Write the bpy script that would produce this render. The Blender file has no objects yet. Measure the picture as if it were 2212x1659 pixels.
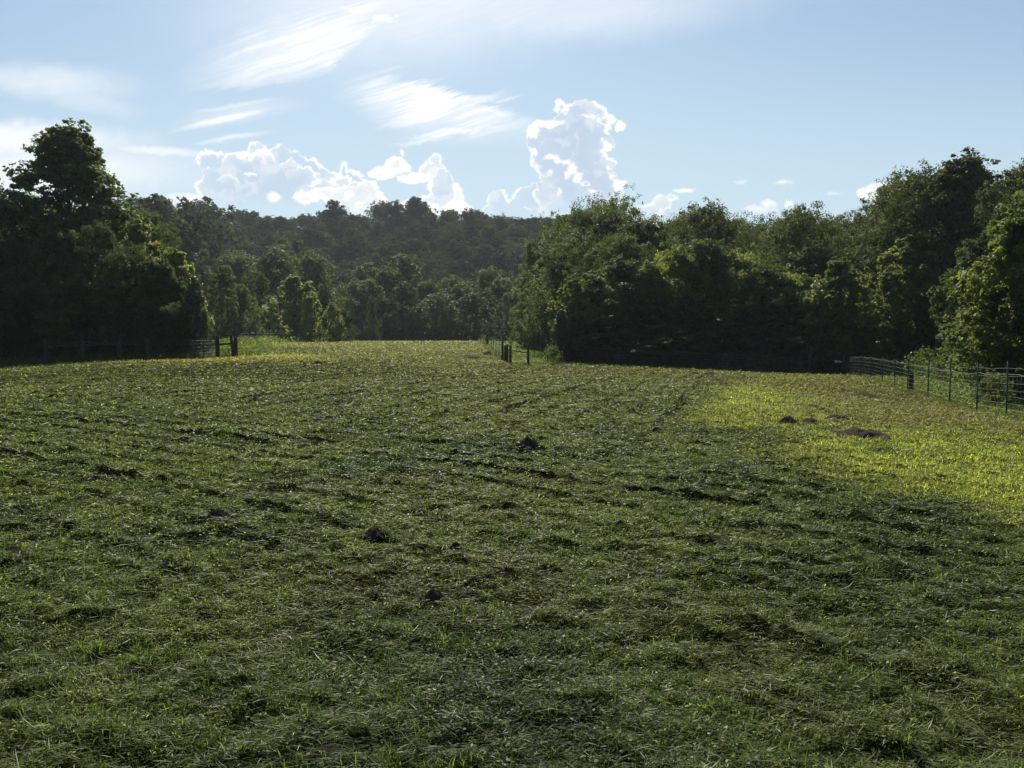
import bpy, math, random
import numpy as np
R = math.radians
scene = bpy.context.scene
COL = scene.collection

# ------------------------------------------------------------------ camera
FPX = 1702.0                      # focal length in pixels of a 2212 px wide picture
CX, CY, HORY = 1106.0, 829.5, 740.0
PITCH = math.atan((CY - HORY) / FPX)
CAMZ = 1.6
cam_d = bpy.data.cameras.new("camera")
cam_d.sensor_width = 36.0
cam_d.lens = 36.0 * FPX / 2212.0
cam_d.clip_start = 0.05
cam_d.clip_end = 3000
cam = bpy.data.objects.new("camera", cam_d)
cam.location = (0, 0, CAMZ)
cam.rotation_euler = (R(90) - PITCH, 0, 0)
COL.objects.link(cam)
scene.camera = cam

# ------------------------------------------------------------------ light
SUN_EL, SUN_AZ = R(45), R(-8)     # azimuth from +Y, negative = to the left
scene.view_settings.view_transform = 'Standard'
scene.view_settings.look = 'None'
scene.view_settings.exposure = 0.08
scene.view_settings.gamma = 1.0
scene.cycles.max_bounces = 6
scene.cycles.diffuse_bounces = 3
scene.cycles.transmission_bounces = 4
scene.cycles.volume_bounces = 0
scene.cycles.caustics_reflective = False
scene.cycles.caustics_refractive = False
sl = bpy.data.lights.new("sun", 'SUN')
sl.energy = 5.0
sl.angle = R(0.5)
sl.color = (1.0, 0.93, 0.80)
sun = bpy.data.objects.new("sun", sl)
sd = (math.sin(SUN_AZ) * math.cos(SUN_EL), math.cos(SUN_AZ) * math.cos(SUN_EL), math.sin(SUN_EL))
from mathutils import Vector
sun.rotation_euler = Vector(sd).to_track_quat('Z', 'Y').to_euler()
sun.location = (0, 0, 60)
COL.objects.link(sun)

world = bpy.data.worlds.new("World")
scene.world = world
world.use_nodes = True
WT = world.node_tree
WT.nodes.clear()

class NG:
    """small helper to write node maths"""
    def __init__(self, t): self.t = t
    def n(self, kind, **kw):
        o = self.t.nodes.new(kind)
        for k, v in kw.items(): setattr(o, k, v)
        return o
    def put(self, sock, v):
        if isinstance(v, bpy.types.NodeSocket): self.t.links.new(v, sock)
        elif v is not None: sock.default_value = v
    def m(self, op, a, b=None, c=None, clamp=False):
        o = self.n('ShaderNodeMath', operation=op, use_clamp=clamp)
        self.put(o.inputs[0], a); self.put(o.inputs[1], b); self.put(o.inputs[2], c)
        return o.outputs[0]
    def vm(self, op, a, b=None, c=None):
        o = self.n('ShaderNodeVectorMath', operation=op)
        self.put(o.inputs[0], a); self.put(o.inputs[1], b)
        if c is not None: self.put(o.inputs[3] if op == 'SCALE' else o.inputs[2], c)
        return o.outputs['Value'] if op in ('DOT_PRODUCT', 'LENGTH') else o.outputs[0]
    def ss(self, v, lo, hi, a=0.0, b=1.0):
        o = self.n('ShaderNodeMapRange', interpolation_type='SMOOTHSTEP')
        self.put(o.inputs[0], v)
        for i, x in enumerate((lo, hi, a, b)): self.put(o.inputs[1 + i], x)
        return o.outputs[0]
    def mix(self, f, a, b):
        o = self.n('ShaderNodeMix', data_type='RGBA')
        self.put(o.inputs[0], f); self.put(o.inputs[6], a); self.put(o.inputs[7], b)
        return o.outputs[2]
    def noise(self, vec, scale, detail=3, rough=0.5, dist=0.0, dim='3D'):
        o = self.n('ShaderNodeTexNoise', noise_dimensions=dim)
        self.put(o.inputs['Vector'], vec)
        o.inputs['Scale'].default_value = scale
        o.inputs['Detail'].default_value = detail
        o.inputs['Roughness'].default_value = rough
        o.inputs['Distortion'].default_value = dist
        return o
    def mapping(self, vec, loc=(0, 0, 0), rot=0.0, scl=(1, 1, 1), kind='TEXTURE'):
        o = self.n('ShaderNodeMapping', vector_type=kind)
        self.put(o.inputs[0], vec)
        o.inputs[1].default_value = loc; o.inputs[2].default_value = (0, 0, rot); o.inputs[3].default_value = scl
        return o.outputs[0]

def lin(c):
    return tuple(((v / 255 + 0.055) / 1.055) ** 2.4 if v > 10 else v / 255 / 12.92 for v in c)

SKY_STRENGTH = 0.09
# --- value noise in numpy
def _hash(ix, iy, seed):
    n = (ix.astype(np.int64) * 374761393 + iy.astype(np.int64) * 668265263 + seed * 1442695041) & 0xffffffff
    n = ((n ^ (n >> 13)) * 1274126177) & 0xffffffff
    n = (n ^ (n >> 16)) & 0xffffff
    return n / float(0xffffff)
def vnoise(x, y, seed=0):
    ix = np.floor(x); iy = np.floor(y); fx = x - ix; fy = y - iy
    fx = fx * fx * (3 - 2 * fx); fy = fy * fy * (3 - 2 * fy)
    a = _hash(ix, iy, seed); b = _hash(ix + 1, iy, seed); c = _hash(ix, iy + 1, seed); d = _hash(ix + 1, iy + 1, seed)
    return (a * (1 - fx) + b * fx) * (1 - fy) + (c * (1 - fx) + d * fx) * fy
def fbm(x, y, seed=0, oct=4, rough=0.5):
    s = 0; a = 1; t = 0
    for i in range(oct):
        s = s + a * vnoise(x * 2 ** i + 17.3 * i, y * 2 ** i - 9.1 * i, seed + i); t += a; a *= rough
    return s / t
def sstep(a, b, x):
    t = np.clip((x - a) / (b - a), 0, 1); return t * t * (3 - 2 * t)

# the part of the heavens the camera looks at, in directions projected about the forward axis
SX0, SX1, SY0, SY1, SSTEP = -500.0, 2712.0, -420.0, 640.0, 1.45
def paint_clouds():
    """clouds computed on a grid of sky directions: linear rgb and cover"""
    xs = np.arange(SX0, SX1, SSTEP); ys = np.arange(SY0, SY1, SSTEP)
    X, Y = np.meshgrid(xs, ys)
    rgb = np.ones(X.shape + (3,)) * np.array(lin((250, 251, 253)))
    al = np.zeros(X.shape)
    def over(c, a, wi=(slice(None), slice(None))):
        c = np.asarray(c)
        na = a + al[wi] * (1 - a)
        k = np.where(na > 1e-4, a / np.maximum(na, 1e-4), 0)[..., None]
        rgb[wi] = c * k + rgb[wi] * (1 - k); al[wi] = na
    # ---------- cirrus, plus sun glare and pale haze painted in as wide patches
    wx = (fbm(X / 190, Y / 190, 3, 4) - .5); wy = (fbm(X / 190, Y / 190, 13, 4) - .5)
    ex = (fbm(X / 42, Y / 42, 23, 5, .6) - .5) * 70; ey = (fbm(X / 42, Y / 42, 33, 5, .6) - .5) * 34
    def rotc(x, y, deg):
        c, s_ = math.cos(math.radians(deg)), math.sin(math.radians(deg)); return x * c + y * s_, -x * s_ + y * c
    # fibres rising to the right
    u, v = rotc(X + wx * 70, Y + wy * 34, -17)
    fine = fbm(u / 130, v / 5.0, 40, 5, .62)
    broad = fbm(u / 300, v / 34, 50, 4, .55)
    puff = fbm((X + ex * .4) / 16, (Y + ey * .4) / 9, 70, 4, .6)
    def patch(cx, cy, rx, ry, deg, op, soft=.8, tail=0.0, e=1.0):
        a, b_ = rotc(X + ex * e - cx, Y + ey * e - cy, deg)
        b_ = b_ + tail * (a / rx) ** 2 * ry
        d = np.hypot(a / rx, b_ / ry)
        return sstep(1.0, 1.0 - soft, d) * op
    fib = .5 * fine + .5 * broad
    A = np.zeros(X.shape)
    # upper plume: soft toward the upper left, ragged and bright along its lower right side
    body = patch(665, 92, 330, 130, -20, 1.0, 1.0, 0, .7)
    low = (Y + ey * .5) - (203 - (X - 470) * .15 - np.maximum(X - 690, 0) * .56)
    body = body * sstep(6, -16, low + (fine - .5) * 46)
    A = np.maximum(A, body * (.70 + .55 * sstep(.34, .62, fib)))
    for p in ((655, 125, 200, 15, -20, .9, .9, .3, .5), (560, 160, 130, 10, -13, .5, .9, 0, .5), (760, 78, 140, 12, -24, .85, .9, 0, .5), (770, 20, 150, 40, -10, .8, .9, 0, .5), (600, 178, 110, 9, -5, .35, .9, 0, .5)):
        A = np.maximum(A, patch(*p) * (.6 + .6 * sstep(.35, .6, fib)))
    A = np.maximum(A, patch(824, 38, 78, 20, -8, 1.15, .95, 0, .9) * sstep(.25, .6, .5 * puff + .5 * fine))
    # fan of streaks that all end on one slanting edge
    edge = (Y + ey * .25) - (122 + (X - 750) * .315)
    fan = patch(945, 222, 270, 98, 12, 1.0, .8, 0, .5) * sstep(-4, 22, edge + (fine - .5) * 40)
    A = np.maximum(A, fan * (.52 + .62 * sstep(.40, .64, fib)))
    for p in ((870, 193, 120, 9, -17, .7), (1010, 222, 105, 14, -15, .8), (930, 250, 150, 17, -14, .85), (1060, 240, 80, 14, 12, .75), (1000, 284, 165, 15, -8, .95), (930, 303, 110, 8, -7, .5), (1085, 214, 45, 6, -14, .4), (830, 150, 80, 9, -8, .4)):
        A = np.maximum(A, patch(*p[:6], .9, 0, .6) * (.65 + .5 * sstep(.35, .6, fib)))
    for p in ((487, 256, 145, 13, -12, .9, .9, -.5, .3), (510, 230, 150, 9, -10, .45, .9, 0, .4), (500, 297, 115, 9, -9, .5, .9, -.6, .3), (335, 326, 175, 17, 4, .70, .9, 0, .5), (520, 245, 190, 30, -10, .3, .9, 0, .5),
              (20, 300, 400, 60, 2, .85, .9), (90, 175, 270, 55, 3, .48, .9), (60, 370, 520, 90, 0, .75, .9), (180, 215, 160, 40, 12, .30, .9), (1180, 20, 620, 110, -3, .46, .9), (1000, -60, 800, 150, -8, .45, .9), (880, -10, 640, 230, -6, .62, 1.0), (200, -200, 600, 120, -12, .4, .9), (1900, -250, 700, 120, -9, .35, .9)):
        A = np.maximum(A, patch(*p) * (.72 + .55 * fib))
    over(np.array(lin((251, 251, 252))) * 1.05, np.clip(A, 0, .98))

    # ---------- cumulus made of lobes upon lobes
    jx = (fbm(X / 9, Y / 9, 101, 4, .6) - .5) * 9 + (fbm(X / 34, Y / 34, 105, 3, .5) - .5) * 12
    jy = (fbm(X / 9, Y / 9, 111, 4, .6) - .5) * 9 + (fbm(X / 34, Y / 34, 115, 3, .5) - .5) * 12
    rimn = fbm(X / 38, Y / 38, 121, 3, .6)
    patn = fbm(X / 26 + jx * .05, Y / 22, 131, 5, .6)
    lit = fbm(X / 60, Y / 60, 141, 3, .6)
    gX, gY, gjx, gjy, grimn, gpatn, glit = X, Y, jx, jy, rimn, patn, lit
    def bank(seed, lobes, rim=4.0, body=(190, 209, 229), bop=.75, white=(255, 254, 250), fade=None, soft=2.3, patchy=0.0, arcs=0, sub=1.0, wb=1.03, solid=0.0, top=False, glow=.16):
        rg = np.random.default_rng(seed)
        circ = []
        for (cx, cy, rx, ry) in lobes:
            circ.append((cx, cy, rx, ry, 0))
            m = min(rx, ry)
            if m < 7: continue
            n1 = int((rx + ry) * math.pi / (m * .42) * sub)
            for _ in range(n1):
                a = rg.uniform(0, 2 * math.pi)
                if math.sin(a) > .55 and rg.random() < .7: continue
                r1 = m * rg.uniform(.14, .34)
                x1 = cx + (rx - r1 * .45) * math.cos(a); y1 = cy + (ry - r1 * .45) * math.sin(a)
                circ.append((x1, y1, r1, r1 * rg.uniform(.8, 1), 1))
                for _ in range(rg.integers(2, 6)):
                    a2 = a + rg.uniform(-1.5, 1.5); r2 = r1 * rg.uniform(.28, .55)
                    circ.append((x1 + r1 * .85 * math.cos(a2), y1 + r1 * .85 * math.sin(a2), r2, r2, 2))
        gx0 = min(c[0] - c[2] for c in lobes) - 45; gx1 = max(c[0] + c[2] for c in lobes) + 45
        gy0 = min(c[1] - c[3] for c in lobes) - 45; gy1 = max(c[1] + c[3] for c in lobes) + 45
        wi = (slice(max(0, int((gy0 - SY0) / SSTEP)), int((gy1 - SY0) / SSTEP) + 1), slice(max(0, int((gx0 - SX0) / SSTEP)), int((gx1 - SX0) / SSTEP) + 1))
        OY, OX = SY0 + wi[0].start * SSTEP, SX0 + wi[1].start * SSTEP
        X, Y, jx, jy, rimn, patn, lit = (q[wi] for q in (gX, gY, gjx, gjy, grimn, gpatn, glit))
        G = np.full(X.shape, 99.0)
        def box(cx, cy, rx, ry, pad=26):
            i0 = int(max(0, (cy - ry - pad - OY) / SSTEP)); i1 = int(min(X.shape[0], (cy + ry + pad - OY) / SSTEP + 1))
            j0 = int(max(0, (cx - rx - pad - OX) / SSTEP)); j1 = int(min(X.shape[1], (cx + rx + pad - OX) / SSTEP + 1))
            return slice(i0, i1), slice(j0, j1)
        for (cx, cy, rx, ry, l) in circ:
            b_ = box(cx, cy, rx, ry)
            d = (np.hypot((X[b_] + jx[b_] - cx) / rx, (Y[b_] + jy[b_] - cy) / ry) - 1) * min(rx, ry)
            G[b_] = np.minimum(G[b_], d)
        a = sstep(soft, -soft, G)
        rw = rim * (.25 + 2.1 * sstep(.32, .72, rimn))
        r = sstep(-rw * 1.25, -rw * .35, G)
        # bright crests of nearer billows inside the body
        arcm = np.zeros(X.shape)
        subs = [c for c in circ if c[4] == 0 and min(c[2], c[3]) > 9] + [c for c in circ if c[4] == 1]
        for q in range(arcs):
            c = subs[rg.integers(len(subs))]
            k = rg.uniform(.7, 1.1); cx = c[0] + rg.uniform(-.2, .2) * c[2]; cy = c[1] + rg.uniform(.0, .5) * c[3]
            rx, ry = c[2] * k, c[3] * k
            b_ = box(cx, cy, rx, ry)
            xx = X[b_] + jx[b_] * 1.2 - cx; yy = Y[b_] + jy[b_] * 1.2 - cy
            d = (np.hypot(xx / rx, yy / ry) - 1) * min(rx, ry)
            side = sstep(.1, -.5, yy / ry)
            w_ = rim * .9
            arcm[b_] = np.maximum(arcm[b_], sstep(-w_ * 2.4, -w_ * .2, d) * sstep(.8, -.8, d) * side * sstep(.40, .60, lit[b_] + rg.uniform(-.15, .15)))
        r = np.maximum(r, arcm * .9)
        r = np.maximum(r, glow * np.exp(np.minimum(G, 0) / 11.0))
        if solid: r = np.maximum(r, solid * sstep(.30, .50, patn + .12))
        if top: r = r * sstep(lobes[0][1] + lobes[0][3] * .25, lobes[0][1] - lobes[0][3] * .5, Y + jy)
        if patchy: r = np.maximum(r, patchy * sstep(.44, .58, patn))
        bt = bop * np.clip(.72 + .56 * fbm(X / 70, Y / 55, 151, 3), 0, 1.1)
        if top: bt = bt * sstep(lobes[0][1] + lobes[0][3] * .6, lobes[0][1] - lobes[0][3] * .3, Y)
        if fade:
            f = 1 - (1 - fade[2]) * sstep(fade[0], fade[1], Y); a = a * f
        over(np.array(lin(body)), np.clip(a * bt * (1 - r), 0, 1), wi)
        if not top and not solid: over(np.array(lin((238, 241, 246))), np.clip(a * (1 - r) * .55 * sstep(.46, .70, fbm((X + jx * 2) / 44, (Y + jy * 2) / 36, seed + 300, 4, .6)), 0, 1), wi)
        over(np.array(lin(white)) * wb, np.clip(a * r, 0, 1), wi)
    bank(1, [(398, 430, 44, 10), (348, 438, 28, 7)], 8, fade=(425, 470, .4), white=(246, 248, 248), soft=5, solid=.7)
    F = (405, 458, 0.0)
    bank(2, [(450, 345, 26, 20), (478, 362, 34, 26), (520, 400, 88, 60), (552, 328, 17, 18), (598, 350, 30, 30), (640, 346, 14, 16), (660, 372, 40, 26),
             (610, 420, 145, 60), (700, 388, 36, 20), (744, 372, 9, 22), (758, 398, 28, 26), (740, 425, 55, 38)], 3.0, bop=.62, fade=F)
    for i, l in enumerate(((505, 352, 24, 22), (530, 345, 16, 13), (566, 352, 28, 22), (492, 392, 24, 12), (540, 380, 14, 9), (655, 388, 34, 26), (625, 372, 22, 24), (700, 402, 30, 16), (738, 400, 22, 18), (765, 412, 18, 20), (775, 385, 12, 14))):
        bank(20 + i, [l], 3.4, bop=.45, top=True, soft=1.2, glow=.45)
    bank(3, [(592, 427, 15, 8)], 12, white=(251, 249, 242), soft=4, solid=1)
    bank(4, [(662, 427, 30, 12), (700, 414, 26, 12), (745, 424, 48, 20), (790, 424, 34, 24), (800, 442, 38, 28)], 8, patchy=.9, solid=.55, white=(255, 252, 244), fade=(430, 468, .45), soft=2.5)
    bank(31, [(796, 410, 22, 18)], 5, bop=.5, top=True, soft=2, glow=.6)
    bank(5, [(828, 374, 30, 13), (872, 332, 5, 7), (858, 358, 26, 16), (892, 385, 32, 11)], 7, body=(226, 226, 230), bop=.95, patchy=1., solid=.5, white=(255, 252, 247), soft=2.0)
    bank(6, [(938, 346, 12, 12), (925, 368, 22, 17), (945, 400, 20, 44), (975, 430, 20, 32), (920, 447, 56, 20), (994, 445, 8, 18)], 5, patchy=.6, solid=.35, fade=(430, 480, .4))
    bank(32, [(958, 412, 24, 44)], 4, body=(198, 214, 232), bop=.85, soft=2, fade=(425, 465, 0))
    bank(33, [(905, 455, 40, 16), (985, 455, 30, 18)], 10, solid=.8, soft=4, fade=(445, 480, .3))
    bank(7, [(1078, 440, 22, 24), (1112, 442, 14, 12), (1150, 430, 40, 26), (1100, 470, 60, 28)], 2.4, bop=.6, fade=(425, 470, .2))
    bank(8, [(1212, 230, 12, 13), (1262, 244, 46, 25), (1308, 258, 18, 13), (1336, 276, 8, 10), (1188, 276, 28, 14), (1154, 302, 16, 30), (1240, 300, 78, 54),
             (1255, 360, 64, 58), (1286, 415, 48, 70), (1215, 420, 56, 50), (1178, 345, 28, 42), (1332, 400, 10, 12)], 4.2, body=(190, 207, 228), bop=.85, fade=(400, 470, .25))
    bank(34, [(1178, 268, 26, 9), (1150, 284, 11, 14), (1205, 262, 14, 5)], 10, solid=1.0, soft=2)
    bank(35, [(1340, 274, 8, 12), (1322, 258, 12, 5)], 9, solid=1.0, soft=2)
    bank(36, [(1336, 402, 13, 13), (1322, 380, 5, 8)], 9, solid=.9, soft=3, white=(253, 250, 246))
    bank(37, [(1312, 315, 8, 10), (1303, 300, 3, 4)], 6, solid=.9, soft=2.5)
    for i, l in enumerate(((1188, 341, 14, 5), (1202, 348, 8, 6), (1224, 350, 13, 5), (1236, 365, 9, 10), (1246, 385, 8, 10), (1262, 398, 10, 5), (1225, 378, 6, 7), (1277, 412, 9, 3), (1207, 414, 6, 9), (1186, 372, 5, 4))):
        bank(40 + i, [l], 9, solid=.9, soft=3.2, white=(255, 252, 247))
    bank(10, [(1272, 252, 20, 2.2), (1285, 248, 8, 2)], 3, soft=2.0, solid=1)
    bank(11, [(1428, 438, 20, 17), (1405, 455, 30, 13), (1450, 426, 15, 7), (1478, 411, 18, 4)], 4, body=(208, 218, 229), soft=3, fade=(435, 478, .4), glow=.5)
    bank(12, [(1662, 440, 14, 8), (1704, 440, 8, 8), (1645, 454, 34, 8)], 9, white=(247, 248, 247), soft=4, fade=(438, 466, .4), solid=.7)
    bank(13, [(1692, 395, 14, 3.4)], 9, white=(243, 246, 249), soft=4, solid=.9)
    bank(14, [(1600, 394, 8, 2.6)], 9, white=(238, 243, 248), soft=5, solid=.7)
    bank(15, [(1800, 419, 9, 2.6)], 9, white=(238, 243, 248), soft=5, solid=.7)
    bank(16, [(1905, 404, 30, 11), (1935, 399, 22, 8), (1880, 418, 26, 12), (1920, 425, 42, 14)], 9, body=(222, 224, 230), bop=.95, patchy=.6, solid=.6, white=(249, 248, 246), soft=2.2, fade=(420, 470, .5))
    # feather the edges of the computed window
    edge = sstep(SX0, SX0 + 200, X) * sstep(SX1, SX1 - 200, X) * sstep(SY0, SY0 + 150, Y) * sstep(SY1, SY1 - 40, Y)
    out = np.concatenate([rgb, (al * edge)[..., None]], -1).astype(np.float32)
    img = bpy.data.images.new("sky_clouds", X.shape[1], X.shape[0], alpha=True, float_buffer=True, is_data=True)
    img.alpha_mode = 'CHANNEL_PACKED'
    img.pixels.foreach_set(np.ascontiguousarray(out[::-1]).ravel())
    img.update(); img.pack()
    return img

def build_sky():
    g = NG(WT)
    S = SKY_STRENGTH
    def cc(r, gg, b, k=1.0):
        l = lin((r, gg, b)); return (l[0] / S * k, l[1] / S * k, l[2] / S * k, 1)
    sky = g.n('ShaderNodeTexSky', sky_type='NISHITA', sun_disc=False)
    sky.sun_elevation = SUN_EL; sky.sun_rotation = SUN_AZ
    sky.altitude = 100; sky.air_density = 1.0; sky.dust_density = 1.2; sky.ozone_density = 1.0
    tc = g.n('ShaderNodeTexCoord').outputs['Generated']
    fw = (0, math.cos(PITCH), -math.sin(PITCH)); up = (0, math.sin(PITCH), math.cos(PITCH))
    w = g.vm('DOT_PRODUCT', tc, fw)
    front = g.ss(w, 0.15, 0.4)
    ws = g.m('MAXIMUM', w, 0.12)
    X = g.m('ADD', g.m('MULTIPLY', g.m('DIVIDE', g.vm('DOT_PRODUCT', tc, (1, 0, 0)), ws), FPX / 1000), CX / 1000)
    Y = g.m('SUBTRACT', CY / 1000, g.m('MULTIPLY', g.m('DIVIDE', g.vm('DOT_PRODUCT', tc, up), ws), FPX / 1000))
    cb = g.n('ShaderNodeCombineXYZ')
    g.put(cb.inputs[0], g.m('DIVIDE', g.m('SUBTRACT', X, SX0 / 1000), (SX1 - SX0) / 1000))
    g.put(cb.inputs[1], g.m('DIVIDE', g.m('SUBTRACT', SY1 / 1000, Y), (SY1 - SY0) / 1000))
    im = g.n('ShaderNodeTexImage', extension='CLIP', interpolation='Linear')
    im.image = paint_clouds()
    g.put(im.inputs[0], cb.outputs[0])
    tint = g.vm('MULTIPLY', sky.outputs[0], SKY_TINT)
    col = g.mix(g.m('MULTIPLY', front, 0.50), tint, cc(165, 197, 229))
    col = g.mix(g.m('MULTIPLY', g.m('MULTIPLY', g.ss(Y, -0.05, 0.52), front), 0.70), col, cc(208, 229, 238))
    ccol = g.vm('SCALE', im.outputs[0], None, 1 / S)
    col = g.mix(g.m('MULTIPLY', im.outputs[1], front), col, ccol)
    bg = g.n('ShaderNodeBackground')
    g.put(bg.inputs[0], col); bg.inputs[1].default_value = S
    out = g.n('ShaderNodeOutputWorld')
    WT.links.new(bg.outputs[0], out.inputs[0])
SKY_TINT = (.92, 1.02, 1.03)
build_sky()

# ------------------------------------------------------------------ helpers
def ray_pt(px, py, D):
    """point on the line of sight of a 2212-px-wide photo pixel at forward distance D"""
    u = (px - CX) / FPX; v = (CY - py) / FPX
    dy = math.cos(PITCH) + v * math.sin(PITCH)
    dz = -math.sin(PITCH) + v * math.cos(PITCH)
    k = D / dy
    return (u * k, D, CAMZ + dz * k)

def tag(o, label=None, cat=None, group=None, kind=None):
    if label: o['label'] = label
    if cat: o['category'] = cat
    if group: o['group'] = group
    if kind: o['kind'] = kind
    return o

def empty(name, loc, rz=0.0):
    o = bpy.data.objects.new(name, None)
    o.empty_display_size = 0.3
    o.location = loc; o.rotation_euler = (0, 0, rz)
    COL.objects.link(o)
    return o

def np_mesh(name, verts, faces, mats, smooth=False, attr=None):
    """verts (N,3), faces (M,k) arrays -> mesh; attr: dict name -> (N,3) colours"""
    me = bpy.data.meshes.new(name)
    verts = np.asarray(verts, dtype=np.float32); faces = np.asarray(faces, dtype=np.int32)
    k = faces.shape[1]
    me.vertices.add(len(verts)); me.vertices.foreach_set('co', verts.ravel())
    me.loops.add(faces.size); me.loops.foreach_set('vertex_index', faces.ravel())
    me.polygons.add(len(faces))
    me.polygons.foreach_set('loop_start', np.arange(0, faces.size, k, dtype=np.int32))
    me.polygons.foreach_set('loop_total', np.full(len(faces), k, dtype=np.int32))
    if smooth: me.polygons.foreach_set('use_smooth', np.ones(len(faces), dtype=bool))
    if attr:
        for an, c in attr.items():
            a = me.color_attributes.new(an, 'FLOAT_COLOR', 'POINT')
            c4 = np.ones((len(verts), 4), dtype=np.float32); c4[:, :3] = c
            a.data.foreach_set('color', c4.ravel())
    me.update(calc_edges=True)
    for m in (mats if isinstance(mats, (list, tuple)) else [mats]): me.materials.append(m)
    return me

def link(name, me, parent=None, loc=None):
    o = bpy.data.objects.new(name, me)
    COL.objects.link(o)
    if parent: o.parent = parent
    if loc is not None: o.location = loc
    return o

# ------------------------------------------------------------------ terrain
_c = [(-3, 0, 0), (3, 0, 0), (-3, 6, 0), (3, 6, -.04), (-10, 0, .05), (10, 0, -.2), (0, -12, 0), (-50, -40, 0), (50, -40, -.3), (11, 11, -.38), (-9, 14, .04),
      (-38, 62, 1.1), (-20, 62, 1.2), (0, 175, -1.5), (-60, 170, -1), (60, 170, -1), (60, 80, 0), (110, 60, -.2), (-60, 60, 1.6), (-110, 100, 2.5), (22, 75, -.2), (40, 60, -.6), (34, 30, -1.1), (-45, 20, .2), (-70, -10, 0)]
for px, py, D in ((100, 820, 30), (1106, 880, 20), (1106, 820, 33), (1106, 790, 50), (1600, 840, 30), (2110, 891, 24), (1823, 811, 52.7), (1970, 846, 33.5), (2178, 903, 21.4),
                  (1230, 806, 45), (1500, 807, 46), (2090, 813, 47), (470, 776, 46), (515, 773, 46), (10, 798, 40), (250, 783, 42), (540, 742, 85), (760, 738, 110), (1010, 738, 125), (1045, 746, 100),
                  (1085, 781, 57), (1140, 787, 51), (1140, 762, 75), (1105, 740, 125)):
    _c.append(ray_pt(px, py, D))
_c = np.array(_c)
def _phi(r): return np.sqrt(r * r + 16.0)
_n = len(_c)
_A = np.zeros((_n + 3, _n + 3))
_A[:_n, :_n] = _phi(np.hypot(_c[:, None, 0] - _c[None, :, 0], _c[:, None, 1] - _c[None, :, 1]))
_A[:_n, _n] = 1; _A[:_n, _n + 1] = _c[:, 0]; _A[:_n, _n + 2] = _c[:, 1]
_A[_n:, :_n] = _A[:_n, _n:].T
_w = np.linalg.solve(_A, np.concatenate([_c[:, 2], [0, 0, 0]]))
def terrain(x, y):
    x = np.asarray(x, dtype=float); y = np.asarray(y, dtype=float)
    xc = np.clip(x, -110, 110); yc = np.clip(y, -40, 175)
    z = _w[_n] + _w[_n + 1] * xc + _w[_n + 2] * yc
    for i in range(_n):
        z = z + _w[i] * _phi(np.hypot(xc - _c[i, 0], yc - _c[i, 1]))
    ridge = 43 - 0.022 * x + 3 * np.sin(x * 0.021 + 1.0) + 2 * np.sin(x * 0.05)
    hill = ridge * sstep(168, 345, y) ** 0.9
    far = sstep(150, 180, y)
    z = z * (1 - far) + far * (-1.2 + hill)
    # the hill also comes round on the left
    side = sstep(60, 190, -x - 12) * sstep(70, 150, y) * 12 * (1 - sstep(200, 300, y))
    return z + side
def T(x, y): return float(terrain(x, y))

# mowing swaths and clumps of cut grass
def rows(x, y):
    wob = (fbm(x * .3, y * .3, 5, 2) - .5) * .9 + (fbm(x * 1.7, y * 1.7, 6, 2) - .5) * .16
    ra = (np.hypot(x + 45, y + 48) + wob * .7) / .80
    sa = 1 - np.abs((ra % 1.0) - .5) * 2
    ka = .50 + .50 * _hash(np.floor(ra), np.floor(ra) * 0, 3) ** 1.6
    ridge_a = sstep(.74, .97, sa) * ka
    rb_ = (x - .279 * y + wob * .5) / 1.0
    sb = 1 - np.abs((rb_ % 1.0) - .5) * 2
    ridge_b = sstep(.74, .97, sb) * (.5 + .5 * _hash(np.floor(rb_), np.floor(rb_) * 0, 7))
    w = sstep(11, 19, y + 0.6 * np.maximum(x, 0) - 0.35 * np.maximum(-x, 0))
    brk = .40 + .60 * sstep(.36, .54, .6 * fbm(x * .6, y * .6, 31, 3) + .4 * fbm(x * 3.1, y * 3.1, 35, 3))
    q = x - (4.0 + .06 * (y - 8) + .30 * np.maximum(y - 21, 0))
    inside = 1 - sstep(-.6, .6, q)
    near = .40 + .60 * sstep(4.5, 9, np.hypot(x, y))
    return (ridge_a * (1 - w) + ridge_b * w) * brk * (0.15 + 0.85 * inside) * near
def relief(x, y):
    r = np.hypot(x, y)
    fade = 1 - sstep(50, 110, r)
    bump = (fbm(x * 1.3, y * 1.3, 3, 3) - .5) * .06 + (fbm(x * 6, y * 7, 8, 4, .6) - .5) * .10
    clump = sstep(.60, .74, fbm(x * 4.6, y * 6.2, 77, 3)) * .04
    return (bump + clump) * fade + rows(x, y) * .095 * fade
def gz(x, y): return terrain(x, y) + relief(x, y)

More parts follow.
